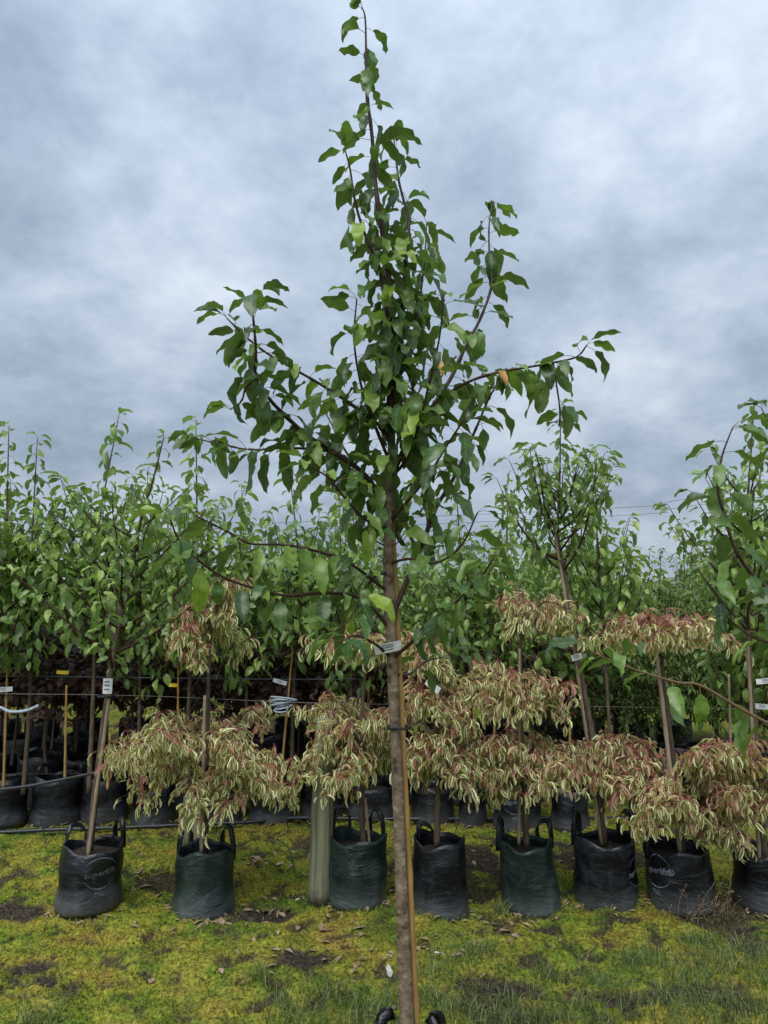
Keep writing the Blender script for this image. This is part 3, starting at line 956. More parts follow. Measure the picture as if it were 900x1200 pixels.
# ------------------------------------------------------------------ the main tree
D0 = 2.4
rng = random.Random(21)
def poly(pts, d0, d1, n):
    """Traced twig: pixel points with distance running from d0 to d1."""
    k = len(pts)
    s = np.linspace(0, 1, k)
    w = [P(x, y, d0 + (d1 - d0) * (q ** 1.2)) for (x, y), q in zip(pts, s)]
    return resample(w, n)
trunk_px = [(477, 1205), (474, 1130), (469, 1010), (465, 900), (459, 770), (455, 690), (455, 630), (456, 570), (459, 520), (457, 480)]
tp = poly(trunk_px, D0, D0, 60)
base = tp[0].copy()
base[2] = 0.0
main = thing('young_tree', 'tall foreground tree with glossy wavy green leaves and a bare staked trunk', 'tree', base)
SPARSE = {0: 0.7, 1: 0.7, 2: 1.25, 3: .4, 4: .4}          # how much thinner the leaves stand towards these tips
BR = [  # points, depth at the tip, radius at the base, leaf spacing, where the leaves begin
    ([(457, 480), (455, 413), (452, 360), (443, 310), (430, 281), (417, 240), (410, 197), (405, 178)], -0.10, 0.0095, 0.021, 0.02),
    ([(458, 490), (465, 440), (468, 400), (475, 310), (479, 263), (468, 215), (464, 185), (461, 158)], 0.10, 0.0095, 0.021, 0.02),
    ([(458, 484), (459, 410), (457, 340), (449, 280), (441, 225), (436, 160), (430, 110), (429, 66), (428, 22), (424, 8)], 0.0, 0.012, 0.021, 0.02),
    ([(462, 450), (478, 420), (492, 350), (498, 297), (500, 262)], 0.22, 0.006, 0.022, 0.10),
    ([(457, 560), (478, 520), (500, 488), (513, 467), (530, 440), (547, 403), (563, 373), (576, 335), (574, 307), (573, 267), (577, 237)], 0.30, 0.010, 0.026, 0.12),
    ([(500, 488), (530, 458), (560, 443), (590, 435), (620, 430), (648, 425), (676, 418), (688, 404)], -0.12, 0.006, 0.026, 0.12),
    ([(459, 725), (470, 697), (493, 643), (510, 597), (530, 563), (547, 527), (560, 497), (573, 467), (588, 440)], 0.10, 0.010, 0.034, 0.25),
    ([(457, 515), (444, 498), (419, 479), (385, 456), (351, 436), (313, 414), (285, 392), (266, 373)], -0.15, 0.007, 0.025, 0.10),
    ([(454, 592), (425, 554), (394, 532), (360, 510), (329, 482), (313, 464), (299, 442), (300, 414), (298, 386), (296, 361), (300, 345)], -0.28, 0.009, 0.018, 0.08),
    ([(394, 532), (375, 527), (335, 525), (295, 527), (260, 521), (223, 512)], 0.25, 0.005, 0.026, 0.02),
    ([(456, 735), (433, 710), (410, 697), (373, 695), (337, 698), (300, 690), (263, 677), (233, 657), (210, 633), (200, 610)], -0.55, 0.0062, 0.034, 0.12),
    ([(456, 695), (427, 672), (400, 655), (360, 643), (327, 638), (293, 637), (267, 623), (228, 604)], -0.35, 0.0055, 0.036, 0.08),
    ([(460, 772), (485, 750), (499, 733), (527, 713), (543, 697), (563, 677), (578, 655)], -0.45, 0.007, 0.032, 0.25),
    ([(456, 600), (440, 575), (418, 548), (400, 520), (385, 490), (372, 470)], 0.28, 0.006, 0.028, 0.1),
    ([(457, 560), (475, 540), (490, 500), (505, 440), (515, 395), (520, 350)], -0.2, 0.006, 0.026, 0.1),
    ([(456, 540), (440, 500), (424, 455), (415, 400), (418, 350)], -0.22, 0.006, 0.026, 0.12),
    ([(458, 610), (475, 590), (500, 560), (525, 520), (545, 490)], -0.3, 0.006, 0.030, 0.2),
    ([(456, 620), (430, 610), (405, 585), (385, 560), (360, 545)], -0.3, 0.005, 0.034, 0.25),
    ([(457, 770), (440, 755), (418, 745), (398, 752)], -0.3, 0.005, 0.045, 0.3),
    ([(462, 790), (480, 790), (500, 775), (530, 768)], 0.25, 0.005, 0.06, 0.3),
    ([(300, 442), (288, 455), (283, 470), (270, 480)], -0.1, 0.004, 0.04, 0.2),
    ([(648, 425), (652, 450), (656, 480), (655, 500)], 0.05, 0.003, 0.045, 0.1),
    ([(457, 660), (480, 655), (510, 660), (540, 640), (560, 600)], -0.25, 0.005, 0.05, 0.25),
    ([(456, 670), (435, 680), (410, 725), (392, 740)], -0.25, 0.005, 0.05, 0.25),
]
mb = MB()
r_ = knotty(60, 0.032, 0.0135, rng, 0.07, 7)
r_ = np.linspace(0.0185, 0.0118, 60); r_[:40] = np.interp(np.arange(40), [0, 16, 39], [0.0222, 0.0170, 0.0158]) * (1 + 0.05 * np.sin(np.arange(40) * 1.9) + 0.05 * (np.arange(40) % 6 == 0))
tube(mb, tp, r_, 14)
trunk_o = link('trunk', mb.mesh('trunk', M['bark'], True, base), main)
for (y_, side) in ((1150, 1), (1060, -1), (660, -1)):
    k = min(range(60), key=lambda q: abs(tp[q][2] - P(470, y_, D0)[2]))
    mb = MB()
    d = np.array([side * 0.7, -0.6, 0.35])
    p = tp[k] + d * 0.008
    tube(mb, np.stack([p, p + d * 0.008, p + d * 0.013]), [0.014, 0.012, 0.007], 10)
    link('knot', mb.mesh('knot', M['bark'], True, base), trunk_o)
allm = []
last = {}
for bi, (pts, dd, r0, sp, t0) in enumerate(BR):
    n = max(16, len(pts) * 5)
    d_start = D0
    if bi == 5: d_start = D0 + 0.08
    if bi == 9: d_start = D0 - 0.07
    if bi == 20: d_start = D0 - 0.15
    if bi == 21: d_start = D0 - 0.08
    p = poly(pts, d_start, D0 + dd, n)
    mb = MB()
    tube(mb, p, knotty(n, r0, 0.0022, rng, 0.18, 4), 7)
    link('branch', mb.mesh('branch', M['twig'] if bi not in (10, 11) else M['twig'], True, base), main)
    allm += along(p, sp * 0.70, t0, rng, el=(-0.62, 0.48), sc=(0.62, 1.12), thin=SPARSE.get(bi, 0.2))
# short leafy spurs in the dense middle
for k in range(36):
    i = rng.randrange(38, 60)
    pos = tp[i]
    az = rng.random() * 6.28
    L = rng.uniform(0.05, 0.16)
    p = resample([pos, pos + np.array([math.cos(az), math.sin(az), 0.5]) * L * .6, pos + np.array([math.cos(az), math.sin(az), 0.9]) * L], 6)
    if k % 3 == 0:
        mb = MB()
        tube(mb, p, np.linspace(0.003, 0.0015, 6), 5)
        link('spur', mb.mesh('spur', M['twig'], True, base), main)
    allm += along(p, 0.05, 0.4, rng, el=(-0.95, 0.35), sc=(0.7, 1.1), tip=False)
allm.sort(key=lambda m_: m_[1, 3] - 0.4 * rng.random())
leaf_meshes = []
for i, (v, f, c) in enumerate(TPL):
    q = MB()
    q.add(v, f, c)
    leaf_meshes.append(q.mesh('leaf', M['leaf_one']))
yellow_mesh = leaf_meshes[0].copy(); yellow_mesh.materials.clear(); yellow_mesh.materials.append(M['leaf_yellow'])
def put_leaf(m_, parent, off, meshes, rng):
    o = link('leaf', meshes[rng.randrange(len(meshes))], parent)
    mm = m_.copy()
    mm[:3, 3] -= off
    o.matrix_local = Matrix(mm.tolist())
    return o
for m_ in allm[:298]:
    put_leaf(m_, main, base, leaf_meshes, rng)
for (x, y) in ((510, 432), (583, 443)):
    m_ = leaf_matrix(P(x, y - 10, D0 + 0.02), -1.2, -1.0, 0.2, 0.65)
    o = put_leaf(m_, main, base, [yellow_mesh], rng)
    o['label'] = 'orange yellow autumn leaf'
o = link('foliage', join_leaves('foliage', allm[298:], TPL, [wtint(rng) for _ in allm[298:]], M['leaf'], rng, base), main)
o['kind'] = 'stuff'
print('main leaves', len(allm))
# its bag, cane, ties and tag
bagc = np.array([P(482, 1200, D0)[0] + 0.0, D0 + 0.03, 0])
make_bag('black grow bag holding the tall foreground tree at the bottom edge', bagc, 0.18, 0.29, 30, handles=((3.3, .147), (-0.2, .147)), handle_in=13.0)
cane('bamboo_cane', 'long tan bamboo cane tied behind the foreground tree trunk', P(489, 1215, D0 + 0.015), P(459, 585, D0 + 0.03), 0.0100, nodes=9)
pt = tp[min(range(60), key=lambda q: abs(tp[q][2] - P(467, 862, D0)[2]))]
ring_tie('tree_tie', 'thin black tie round the foreground trunk and its cane', pt + np.array([0.010, 0.010, 0]), 0.034, 0.008, 0.015)
label_tag('plant_tag', 'white printed label wrapped round the foreground tree trunk', P(455, 759, D0 - 0.035), 0.085, 0.030, 0.15, 0.2, curl=0.25)

# ------------------------------------------------------------------ generic nursery trees
def tree_shapes(seed, H, zc=1.0, spread=0.55, nb=20, spacing=0.034, tpls=None, mat=None, trunk=None, el=(-0.7, 0.45), up=0.9, sc=(0.75, 1.15), r0=0.018, droop=0.0, twigmat=None, top=0.80):
    """Meshes of one tree with its foot at the origin: trunk, branches, crown."""
    rng = random.Random(seed)
    if trunk is None:
        wob = [rng.uniform(-.04, .04) for _ in range(8)]
        trunk = [(wob[0] * 0, 0, 0.30), (wob[1], wob[2], H * .35), (wob[3] * 1.3, wob[4] * 1.3, H * .68), (wob[5] * 1.8, wob[6] * 1.8, H)]
    tpn = resample(trunk, 40)
    mt = MB()
    rad = np.linspace(1, 0.12, 40) ** 0.9 * r0
    tube(mt, tpn, rad * (1 + 0.08 * (np.arange(40) % 5 == 0)), 8)
    mbr = MB()
    leaves = []
    az = rng.random() * 6.28
    zs = tpn[:, 2]
    for k in range(nb):
        u = (k + rng.random() * .8) / nb
        z0 = zc + (H * top - zc) * u
        i = min(int(np.searchsorted(zs, z0)), 39)
        az += 2.4 + rng.uniform(-.5, .5)
        L = spread * (1 - 0.62 * u) * rng.uniform(0.6, 1.3) + 0.13
        e = rng.uniform(0.35, 0.8) if not droop else rng.uniform(0.5, 1.0)
        p = [tpn[i]]
        q = tpn[i].copy()
        for s in range(5):
            a2 = az + rng.uniform(-.25, .25)
            q = q + np.array([math.cos(a2) * math.cos(e), math.sin(a2) * math.cos(e), math.sin(e)]) * L / 5 * (1.0 if droop else 1.25)
            p.append(q.copy())
            e = e + (up - e) * 0.45 if not droop else e - droop * rng.uniform(0.6, 1.2)
        p = resample(p, 12)
        tube(mbr, p, np.linspace(rad[i] * 0.55 + 0.002, 0.0018, 12), 4, cap=False)
        leaves += along(p, spacing, 0.12, rng, el=el, sc=sc)
    upper = tpn[int(40 * min(0.85, zc / H + 0.1)):]
    leaves += along(upper, spacing * 0.8, 0.0, rng, el=el, sc=sc)
    mesh_c = join_leaves('crown', leaves, tpls or TPL_MID, [rng.random() for _ in leaves], mat or M['leaf_bg'], rng)
    return mt.mesh('trunk', M['bark_bg']), mbr.mesh('branches', twigmat or M['twig']), mesh_c
def make_tree(name, label, cat, shapes, loc, group=None, rz=0.0, sc=1.0):
    root = thing(name, label, cat, loc, group)
    root.rotation_euler = (0, 0, rz)
    root.scale = (sc * (0.85 + 0.3 * ((loc[0] * 7.3) % 1)), sc * (0.85 + 0.3 * ((loc[0] * 3.1) % 1)), sc) if group else (sc, sc, sc)
    link('trunk', shapes[0], root)
    o = link('branches', shapes[1], root); o['kind'] = 'stuff'
    o = link('crown', shapes[2], root); o['kind'] = 'stuff'
    return root

def rel(pts, base):
    return [np.asarray(p) - np.asarray(base) for p in pts]
# front row green trees, traced trunks
c, r, h, zs = FRONT['b1']
b0 = np.array([c[0], c[1], 0])
Y = c[1]
tr = rel([P(104, 1004, Y), P(113, 920, Y), P(124, 830, Y), P(138, 740, Y), P(152, 680, Y + .03), P(165, 610, Y), P(180, 560, Y - .03), P(192, 512, Y - .05)], b0)
make_tree('young_tree', 'leaning green tree in the leftmost front bag with a pale stake', 'tree', tree_shapes(301, tr[-1][2], 1.25, 0.62, 21, 0.032, TPL, M['leaf_bg'], tr, sc=(.62, .85), r0=0.021, up=0.8), b0)
cane('bamboo_cane', 'pale grey stake leaning across the leftmost front row trunk', P(103, 1005, Y - 0.05), P(131, 795, Y - 0.05), 0.0115, 'stake', 0.0)
label_tag('plant_tag', 'white hanging label on the leaning stake at the left', P(126, 804, Y - 0.08), 0.05, 0.085, 0.2, 0.0, curl=0.2)
ring_tie('tree_tie', 'dark tie just under the white label on the left stake', P(124, 816, Y - 0.03), 0.045, 0.014, 0.03)
c, r, h, zs = FRONT['b6']
b0 = np.array([c[0], c[1], 0]); Y = c[1]
tr = rel([P(708, 990, Y), P(700, 900, Y), P(690, 840, Y), P(678, 775, Y), P(664, 690, Y), P(654, 625, Y), P(656, 560, Y), P(657, 478, Y)], b0)
make_tree('young_tree', 'tall narrow green tree rising right of the big tree on a leaning trunk', 'tree', tree_shapes(302, tr[-1][2], 1.80, 0.42, 22, 0.029, TPL, M['leaf_bg'], tr, sc=(.6, .82), r0=0.021, up=1.25), b0)
cane('bamboo_cane', 'brown stake along the leaning trunk right of centre', P(705, 990, Y - 0.045), P(648, 612, Y - 0.045), 0.010, 'stake', 0.01)
label_tag('plant_tag', 'small white label on the leaning trunk right of centre', P(676, 770, Y - 0.07), 0.06, 0.035, -0.2, 0.3)
c, r, h, zs = FRONT['b8']
b0 = np.array([c[0], c[1], 0]); Y = c[1]
tr = rel([P(897, 1010, Y), P(890, 930, Y), P(884, 850, Y), P(878, 770, Y), P(878, 690, Y), P(876, 600, Y), P(880, 530, Y), P(884, 475, Y)], b0)
make_tree('young_tree', 'green tree with a grey trunk near the right picture edge', 'tree', tree_shapes(303, tr[-1][2], 1.45, 0.42, 20, 0.032, TPL, M['leaf_bg'], tr, sc=(.62, .85), r0=0.019, up=1.1), b0)
cane('bamboo_cane', 'straight brown stake in front of the rightmost grey trunk', P(890, 1010, Y - 0.05), P(876, 752, Y - 0.05), 0.011, 'stake')
label_tag('plant_tag', 'white label on the rightmost stake above the cream leaves', P(897, 798, Y - 0.08), 0.10, 0.03, 0.1, 0.1)

# near tree at the right whose twigs reach into the picture
YR = 2.75
rb = np.array([P(1010, 900, YR)[0], YR, 0.0])
rng = random.Random(77)
right = thing('young_tree', 'near tree mostly out of frame at right, two leafy twigs reaching in', 'tree', rb)
tr = [rb + np.array(q) for q in ((0, 0, .3), (.01, 0, .8), (-.01, .02, 1.4), (0.02, 0, 2.0), (.03, 0, 2.7))]
mb = MB(); tube(mb, resample(tr, 30), np.linspace(0.03, 0.006, 30), 10)
link('trunk', mb.mesh('trunk', M['bark'], True, rb), right)
RB = [([(1010, 760), (960, 725), (905, 693), (880, 672), (860, 640), (850, 606), (842, 580), (842, 560), (846, 535), (853, 515), (859, 500)], -0.05, 0.009, 0.042, 0.22, 'twig'),
      ([(1010, 900), (960, 872), (905, 850), (860, 826), (820, 803), (795, 800), (760, 790), (720, 776), (694, 764)], -0.35, 0.007, 0.070, 0.28, 'twig_green'),
      ([(1010, 640), (970, 600), (940, 560), (915, 520), (893, 480)], 0.1, 0.007, 0.06, 0.2, 'twig'),
      ([(1005, 820), (960, 790), (920, 760), (880, 745), (850, 720), (838, 690)], -0.1, 0.006, 0.08, 0.3, 'twig')]
rl = []
for (pts, dd, r0, sp, t0, mt_) in RB:
    n = len(pts) * 4
    p = poly(pts, YR, YR + dd, n)
    mb = MB(); tube(mb, p, knotty(n, r0, 0.0022, rng, 0.15, 4), 6)
    link('branch', mb.mesh('branch', M[mt_], True, rb), right)
    rl += along(p, sp, t0, rng, el=(-0.75, 0.5), sc=(0.95, 1.35))
for m_ in rl:
    put_leaf(m_, right, rb, leaf_meshes, rng)
make_bag('black grow bag of the near tree, outside the frame at right', np.array([rb[0], rb[1], 0]), 0.2, 0.42, 31)

# ------------------------------------------------------------------ cream leaved trees
vmeshes = []
for (v, f, c) in TPL_VAR:
    q = MB(); q.add(v, f, c)
    vmeshes.append(q.mesh('leaf', M['leaf_var_one']))
def cream_tree(label, base, trunk, tiers, seed, Y, pink=0.3, nsingle=90):
    """tiers: outline of each tier in the picture (x0, x1, y0, y1); built as round layered tiers about the trunk."""
    rng = random.Random(seed)
    root = thing('variegated_tree', label, 'tree', base)
    tpn = resample(rel(trunk, base), 30)
    mb = MB(); tube(mb, tpn, np.linspace(0.019, 0.007, 30) * (1 + .1 * (np.arange(30) % 6 == 0)), 8)
    link('trunk', mb.mesh('trunk', M['bark_bg']), root)
    singles = []
    for (x0, x1, y0, y1, dens) in tiers:
        a, b_ = P(x0, (y0 + y1) / 2, Y) - base, P(x1, (y0 + y1) / 2, Y) - base
        zt, zb = (P((x0 + x1) / 2, y0, Y) - base)[2] - 0.02, (P((x0 + x1) / 2, y1, Y) - base)[2] + 0.10
        cx, rx = (a[0] + b_[0]) / 2, (b_[0] - a[0]) / 2 - 0.03
        ry = max(0.18, min(rx, 0.42))
        i = int(np.argmin(np.abs(tpn[:, 2] - (zt - 0.55 * (zt - zb)))))
        hub = tpn[i]
        thick = max(zt - zb, 0.08)
        mbr = MB()
        leaves, tints = [], []
        nb = max(8, int(17 * rx / 0.4))
        for k in range(nb):
            az = 2 * math.pi * (k + rng.random() * .7) / nb
            ext = rng.uniform(0.5, 1.10)
            end = np.array([cx + math.cos(az) * rx * ext, math.sin(az) * ry * ext, zt - thick * rng.uniform(-0.10, 1.0)])
            midp = hub * 0.45 + end * 0.55 + np.array([0, 0, 0.03 + 0.08 * rng.random()])
            p = resample([hub, midp, end], 10)
            tube(mbr, p, np.linspace(0.006, 0.002, 10), 4, cap=False)
            # side twigs with rosettes of hanging leaves
            nr = max(6, int(13 * dens))
            for j in range(nr):
                u = 0.30 + 0.70 * (j + rng.random()) / nr
                q = p[min(9, int(u * 9.5))]
                a3 = az + rng.uniform(-1.7, 1.7)
                l3 = rng.uniform(0.03, 0.15) * (0.6 + u * 0.5)
                tip = q + np.array([math.cos(a3) * l3, math.sin(a3) * l3, rng.uniform(-0.09, 0.07)])
                tube(mbr, np.stack([q, tip]), [0.002, 0.0014], 3, cap=False)
                red = rng.random() < pink
                for w in range(rng.randrange(8, 16)):
                    a4 = rng.random() * 6.28
                    el = rng.gauss(-1.05, 0.42)
                    m_ = leaf_matrix(q + (tip - q) * rng.uniform(0.1, 1.0) + np.array([rng.uniform(-.015, .015), rng.uniform(-.015, .015), rng.uniform(-.03, .02)]), a4, max(-1.5, min(0.1, el)), rng.gauss(0, .7), rng.uniform(0.6, 1.2))
                    ti = min(1, max(0, rng.gauss((0.75 if red else 0.31) + 0.32 * (m_[2, 3] - (zt - thick * .5)) / thick, 0.19)))
                    leaves.append(m_); tints.append(ti)
        order = sorted(range(len(leaves)), key=lambda q: leaves[q][1, 3] + 0.1 * rng.random())
        ns = min(int(nsingle), len(order))
        for q in order[:ns]:
            put_leaf(leaves[q], root, np.zeros(3), vmeshes, rng)
        o = link('branches', mbr.mesh('branches', M['twig']), root); o['kind'] = 'stuff'
        o = link('leaf_tier', join_leaves('leaf_tier', [leaves[q] for q in order[ns:]], TPL_VAR, [tints[q] for q in order[ns:]], M['leaf_var'], rng), root); o['kind'] = 'stuff'
    return root
def fb(key):
    c = FRONT[key][0]
    return np.array([c[0], c[1], 0]), c[1]
b0, Y = fb('b2')
cream_tree('leftmost cream variegated tree with a wide lower tier and tall upper plume', b0, [P(240, 1000, Y), P(240, 930, Y), P(243, 860, Y), P(244, 800, Y), P(246, 730, Y), P(238, 690, Y)],
           [(125, 345, 838, 965, 1.25), (190, 296, 682, 800, 0.8)], 401, Y, 0.25)
cane('bamboo_cane', 'short grey stake beside the leftmost cream leaved trunk', P(236, 1000, Y - .05), P(240, 815, Y - .05), 0.011, 'stake')
b0, Y = fb('b3')
cream_tree('cream variegated tree crowding behind the wooden post', b0, [P(428, 998, Y), P(424, 960, Y), P(425, 900, Y), P(424, 840, Y), P(430, 770, Y), P(436, 745, Y)],
           [(340, 482, 825, 942, 1.2), (372, 478, 745, 785, 0.45)], 402, Y, 0.15)
cane('bamboo_cane', 'thin pale stake in the green bag beside the post', P(434, 998, Y - .05), P(428, 935, Y - .05), 0.008, 'stake')
b0, Y = fb('b4')
cream_tree('cream variegated tree standing right behind the big tree trunk', b0, [P(512, 992, Y), P(513, 930, Y), P(511, 870, Y), P(508, 800, Y), P(505, 760, Y)],
           [(472, 600, 858, 955, 1.1), (480, 552, 805, 866, .65), (476, 524, 755, 800, .3)], 403, Y, 0.35)
b0, Y = fb('b5')
cream_tree('tall cream variegated tree with three tiers above the tilted green bag', b0, [P(617, 992, Y), P(614, 930, Y), P(611, 850, Y), P(610, 770, Y), P(612, 700, Y)],
           [(556, 722, 868, 955, 1.15), (532, 668, 788, 850, .75), (585, 690, 695, 766, .6)], 404, Y, 0.33)
cane('bamboo_cane', 'grey stake beside the three tiered cream tree', P(608, 990, Y - .05), P(609, 760, Y - .05), 0.010, 'stake')
b0, Y = fb('b7')
cream_tree('rightmost cream and pink variegated tree with drooping lower tier', b0, [P(800, 1000, Y), P(795, 940, Y), P(788, 880, Y), P(778, 800, Y), P(772, 745, Y)],
           [(672, 905, 866, 985, 1.35), (690, 862, 732, 770, .6), (800, 900, 930, 1010, .8)], 405, Y, 0.55)
cane('bamboo_cane', 'slanting grey stake above the rightmost cream and pink leaves', P(797, 1000, Y - .06), P(765, 728, Y - .06), 0.013, 'stake')

# ------------------------------------------------------------------ wooden posts
pc = G(374, 1062)
pc[1] += 0.06
topz = float(P(379, 842, pc[1])[2])
mb = MB()
pp = resample([np.zeros(3), np.array([0.008, 0, topz * .5]), np.array([0.03, 0, topz + 0.02])], 14) - np.array([0, 0, 0.02])
tube(mb, pp, np.linspace(0.069, 0.058, 14) * (1 + 0.02 * np.sin(np.arange(14) * 2.1)), 22)
o = link('wooden_post', mb.mesh('wooden_post', M['post']), None, (pc[0], pc[1], 0))
tag(o, 'thick round weathered wooden post standing beside the green bag', 'post')
q0 = P(228, 962, 5.4)
mb = MB()
box(mb, (0, 0, 0.17), (0.13, 0.03, 0.38))
o = link('wooden_plank', mb.mesh('wooden_plank', M['post'], False), None, (q0[0], 5.35, 0))
tag(o, 'short pale plank upright behind the leftmost cream leaves', 'plank')

# ------------------------------------------------------------------ wires, pipes
def line(name, label, cat, pts, r, mat, sides=6, n=60):
    pts = [np.asarray(p, float) for p in pts]
    mb = MB()
    tube(mb, resample(pts, n) - pts[0], r, sides)
    o = link(name, mb.mesh(name, M[mat]), None, pts[0])
    return tag(o, label, cat)
YF = float(FRONT['b5'][0][1]) + 0.10
line('wire', 'thin steel support wire strung through the front row at chest height', 'wire', [P(-120, 812, YF), P(150, 815, YF), P(378, 824, YF), P(700, 828, YF), P(1020, 834, YF)], 0.0011, 'wire')
line('wire', 'thin dark low wire running between the front row trunks at left', 'wire', [P(-120, 908, YF + 0.3), P(60, 907, YF + .3), P(240, 905, YF + .3), P(378, 905, YF + .3)], 0.0014, 'tie')
line('cable', 'black cable strung through the back row above the steel wire', 'cable', [P(-150, 791, 5.7), P(60, 793, 5.7), P(300, 796, 5.7), P(420, 796, 5.7)], 0.006, 'pipe')
line('hose', 'black hose rising to the right across the left back row bags', 'hose', [P(-150, 932, 5.2), P(0, 925, 5.2), P(70, 914, 5.2), P(130, 902, 5.2), P(170, 898, 5.22), P(240, 905, 5.3)], 0.0105, 'pipe')
YP = 5.28
gp = lambda x, y: np.array([G(x, y)[0], G(x, y)[1], 0.022])
line('irrigation_pipe', 'long black irrigation pipe lying along the foot of the back row', 'pipe',
     [gp(-150, 986), gp(0, 979), gp(60, 976), gp(150, 973), gp(220, 970), gp(290, 967), gp(345, 962), gp(430, 963), gp(560, 963), gp(700, 962), gp(800, 961), gp(1000, 962)], 0.014, 'pipe', 8, 120)
for (lb, pts) in (('thin black dripper tube arching on the moss at the left', [(33, 974), (36, 960), (44, 962), (50, 985), (54, 996)]),
                  ('thin black dripper tube curling beside the wooden post', [(336, 966), (337, 985), (325, 993), (338, 1005), (345, 1024)]),
                  ('thin black dripper tube looping into the leftmost green bag', [(287, 968), (280, 980), (262, 975), (255, 990)]),
                  ('thin black dripper tube dropping into the black bag by the trunk', [(530, 962), (536, 975), (532, 985)])):
    w = []
    for k, (x, y) in enumerate(pts):
        g = G(x, y)
        Yq = g[1] if k in (0, len(pts) - 1) and y > 962 else g[1]
        g[2] = 0.03 + (0.03 if 0 < k < len(pts) - 1 else 0)
        w.append(g)
    line('dripper_tube', lb, 'tube', w, 0.004, 'pipe', 5, 24)

# canes of the back row
for (x0, y0, x1, y1, Y, lb, mt_) in ((4, 925, 10, 742, 5.55, 'tall yellow bamboo cane at the left picture edge', 'bamboo'), (76, 915, 78, 803, 5.6, 'yellow bamboo cane standing in the second back row bag', 'bamboo'),
                                    (126, 925, 129, 860, 5.6, 'short yellow cane just right of the leaning pale stake', 'bamboo'),
                                    (208, 930, 209, 775, 5.7, 'tan cane behind the leftmost cream tree', 'bamboo'), (328, 925, 343, 760, 5.7, 'tan cane with blue tape left of the post', 'bamboo'),
                                    (50, 880, 56, 815, 7.0, 'thin greenish cane in the shade, left of a pair', 'stake'), (60, 880, 66, 815, 7.0, 'thin greenish cane in the shade, right of a pair', 'stake'),
                                    (578, 930, 580, 820, 5.7, 'tan cane in the shade between the cream tiers', 'bamboo'), (667, 930, 668, 840, 5.8, 'tan cane behind the brown leaning trunk', 'bamboo'),
                                    (858, 940, 854, 790, 5.6, 'thin tan cane behind the rightmost cream leaves', 'stake'), (430, 925, 432, 800, 5.8, 'tan cane behind the middle cream tree', 'bamboo')):
    cane('bamboo_cane', lb, P(x0, y0, Y), P(x1, y1, Y), 0.0095 if Y < 6 else 0.010, mt_)
# tapes and tags in the back row
label_tag('plant_tag', 'white tag on the tall cane at the left edge', P(3, 808, 5.5), 0.13, 0.035, 0.0, 0.05)
label_tag('plant_tag', 'yellow tag hanging above the second back row cane', P(73, 788, 5.6), 0.085, 0.026, 0.1, -0.05, 'tag_yellow', ink=False)
label_tag('plant_tag', 'yellow tag behind the leftmost cream tree', P(203, 803, 5.6), 0.06, 0.025, 0.1, -0.05, 'tag_yellow', ink=False)
label_tag('plant_tag', 'white tag above the blue tape left of the post', P(328, 799, 5.6), 0.10, 0.03, 0.1, -0.3)
label_tag('plant_tag', 'pale tag in the dark foliage above the white one', P(306, 777, 5.7), 0.06, 0.03, 0.1, 0.5)
label_tag('plant_tag', 'bright white curled tag right of the big trunk', P(507, 804, 4.0), 0.07, 0.035, -0.2, -0.7)
label_tag('plant_tag', 'pale tag at the right edge behind the near twig', P(893, 828, 5.2), 0.12, 0.035, 0.1, -0.1)
mb = MB()
for k in range(5):
    a = np.linspace(0, 2 * math.pi, 17)
    tube(mb, np.stack([np.cos(a) * (0.05 + .012 * k) + 0.02 * math.sin(k * 2), np.sin(a) * 0.03 - .03, 0.015 * np.sin(a + k) + 0.02 * k - .05], -1), 0.006, 5)
o = link('tape_coil', mb.mesh('tape_coil', M['tag_blue']), None, P(330, 823, 5.6))
o['kind'] = 'stuff'
tag(o, 'blue grey coil of tree tape tied round the cane left of the post', 'tape')
line('hose', 'pale loop of hose hanging by the cane at the left edge', 'hose', [P(-20, 825, 5.4), P(0, 829, 5.4), P(12, 834, 5.4), P(30, 833, 5.4), P(45, 827, 5.4)], 0.011, 'tag_blue', 8, 30)

# ------------------------------------------------------------------ trees behind
rng = random.Random(9)
# dark red maples in the shade behind the back row
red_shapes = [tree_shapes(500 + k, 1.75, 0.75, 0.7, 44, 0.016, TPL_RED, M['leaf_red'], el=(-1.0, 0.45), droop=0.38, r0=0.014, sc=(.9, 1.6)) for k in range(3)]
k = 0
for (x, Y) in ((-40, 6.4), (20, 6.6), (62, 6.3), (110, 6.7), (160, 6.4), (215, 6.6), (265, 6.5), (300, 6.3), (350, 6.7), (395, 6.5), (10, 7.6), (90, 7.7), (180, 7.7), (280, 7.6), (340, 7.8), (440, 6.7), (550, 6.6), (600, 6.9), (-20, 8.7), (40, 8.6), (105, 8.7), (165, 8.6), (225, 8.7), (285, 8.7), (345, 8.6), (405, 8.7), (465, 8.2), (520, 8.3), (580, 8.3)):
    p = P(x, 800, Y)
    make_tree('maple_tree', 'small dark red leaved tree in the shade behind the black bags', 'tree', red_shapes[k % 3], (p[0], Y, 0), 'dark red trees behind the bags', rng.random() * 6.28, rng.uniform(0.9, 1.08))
    k += 1
# slender green trees, row after row
bg = [tree_shapes(600 + k, 2.95, 0.68 + 0.09 * (k % 3), 0.56 + 0.1 * (k % 2), 24 + k % 4, 0.034, TPL_MID, M['leaf_bg'], up=1.15 + 0.06 * (k % 5), r0=0.018, sc=(.95, 1.6), top=0.72) for k in range(7)]
bg2 = [tree_shapes(650 + k, 2.95, 1.02 + 0.08 * (k % 3), 0.62, 22, 0.031, TPL_MID, M['leaf_bg'], up=1.15 + 0.08 * k, r0=0.018, sc=(.9, 1.5), top=0.70) for k in range(4)]
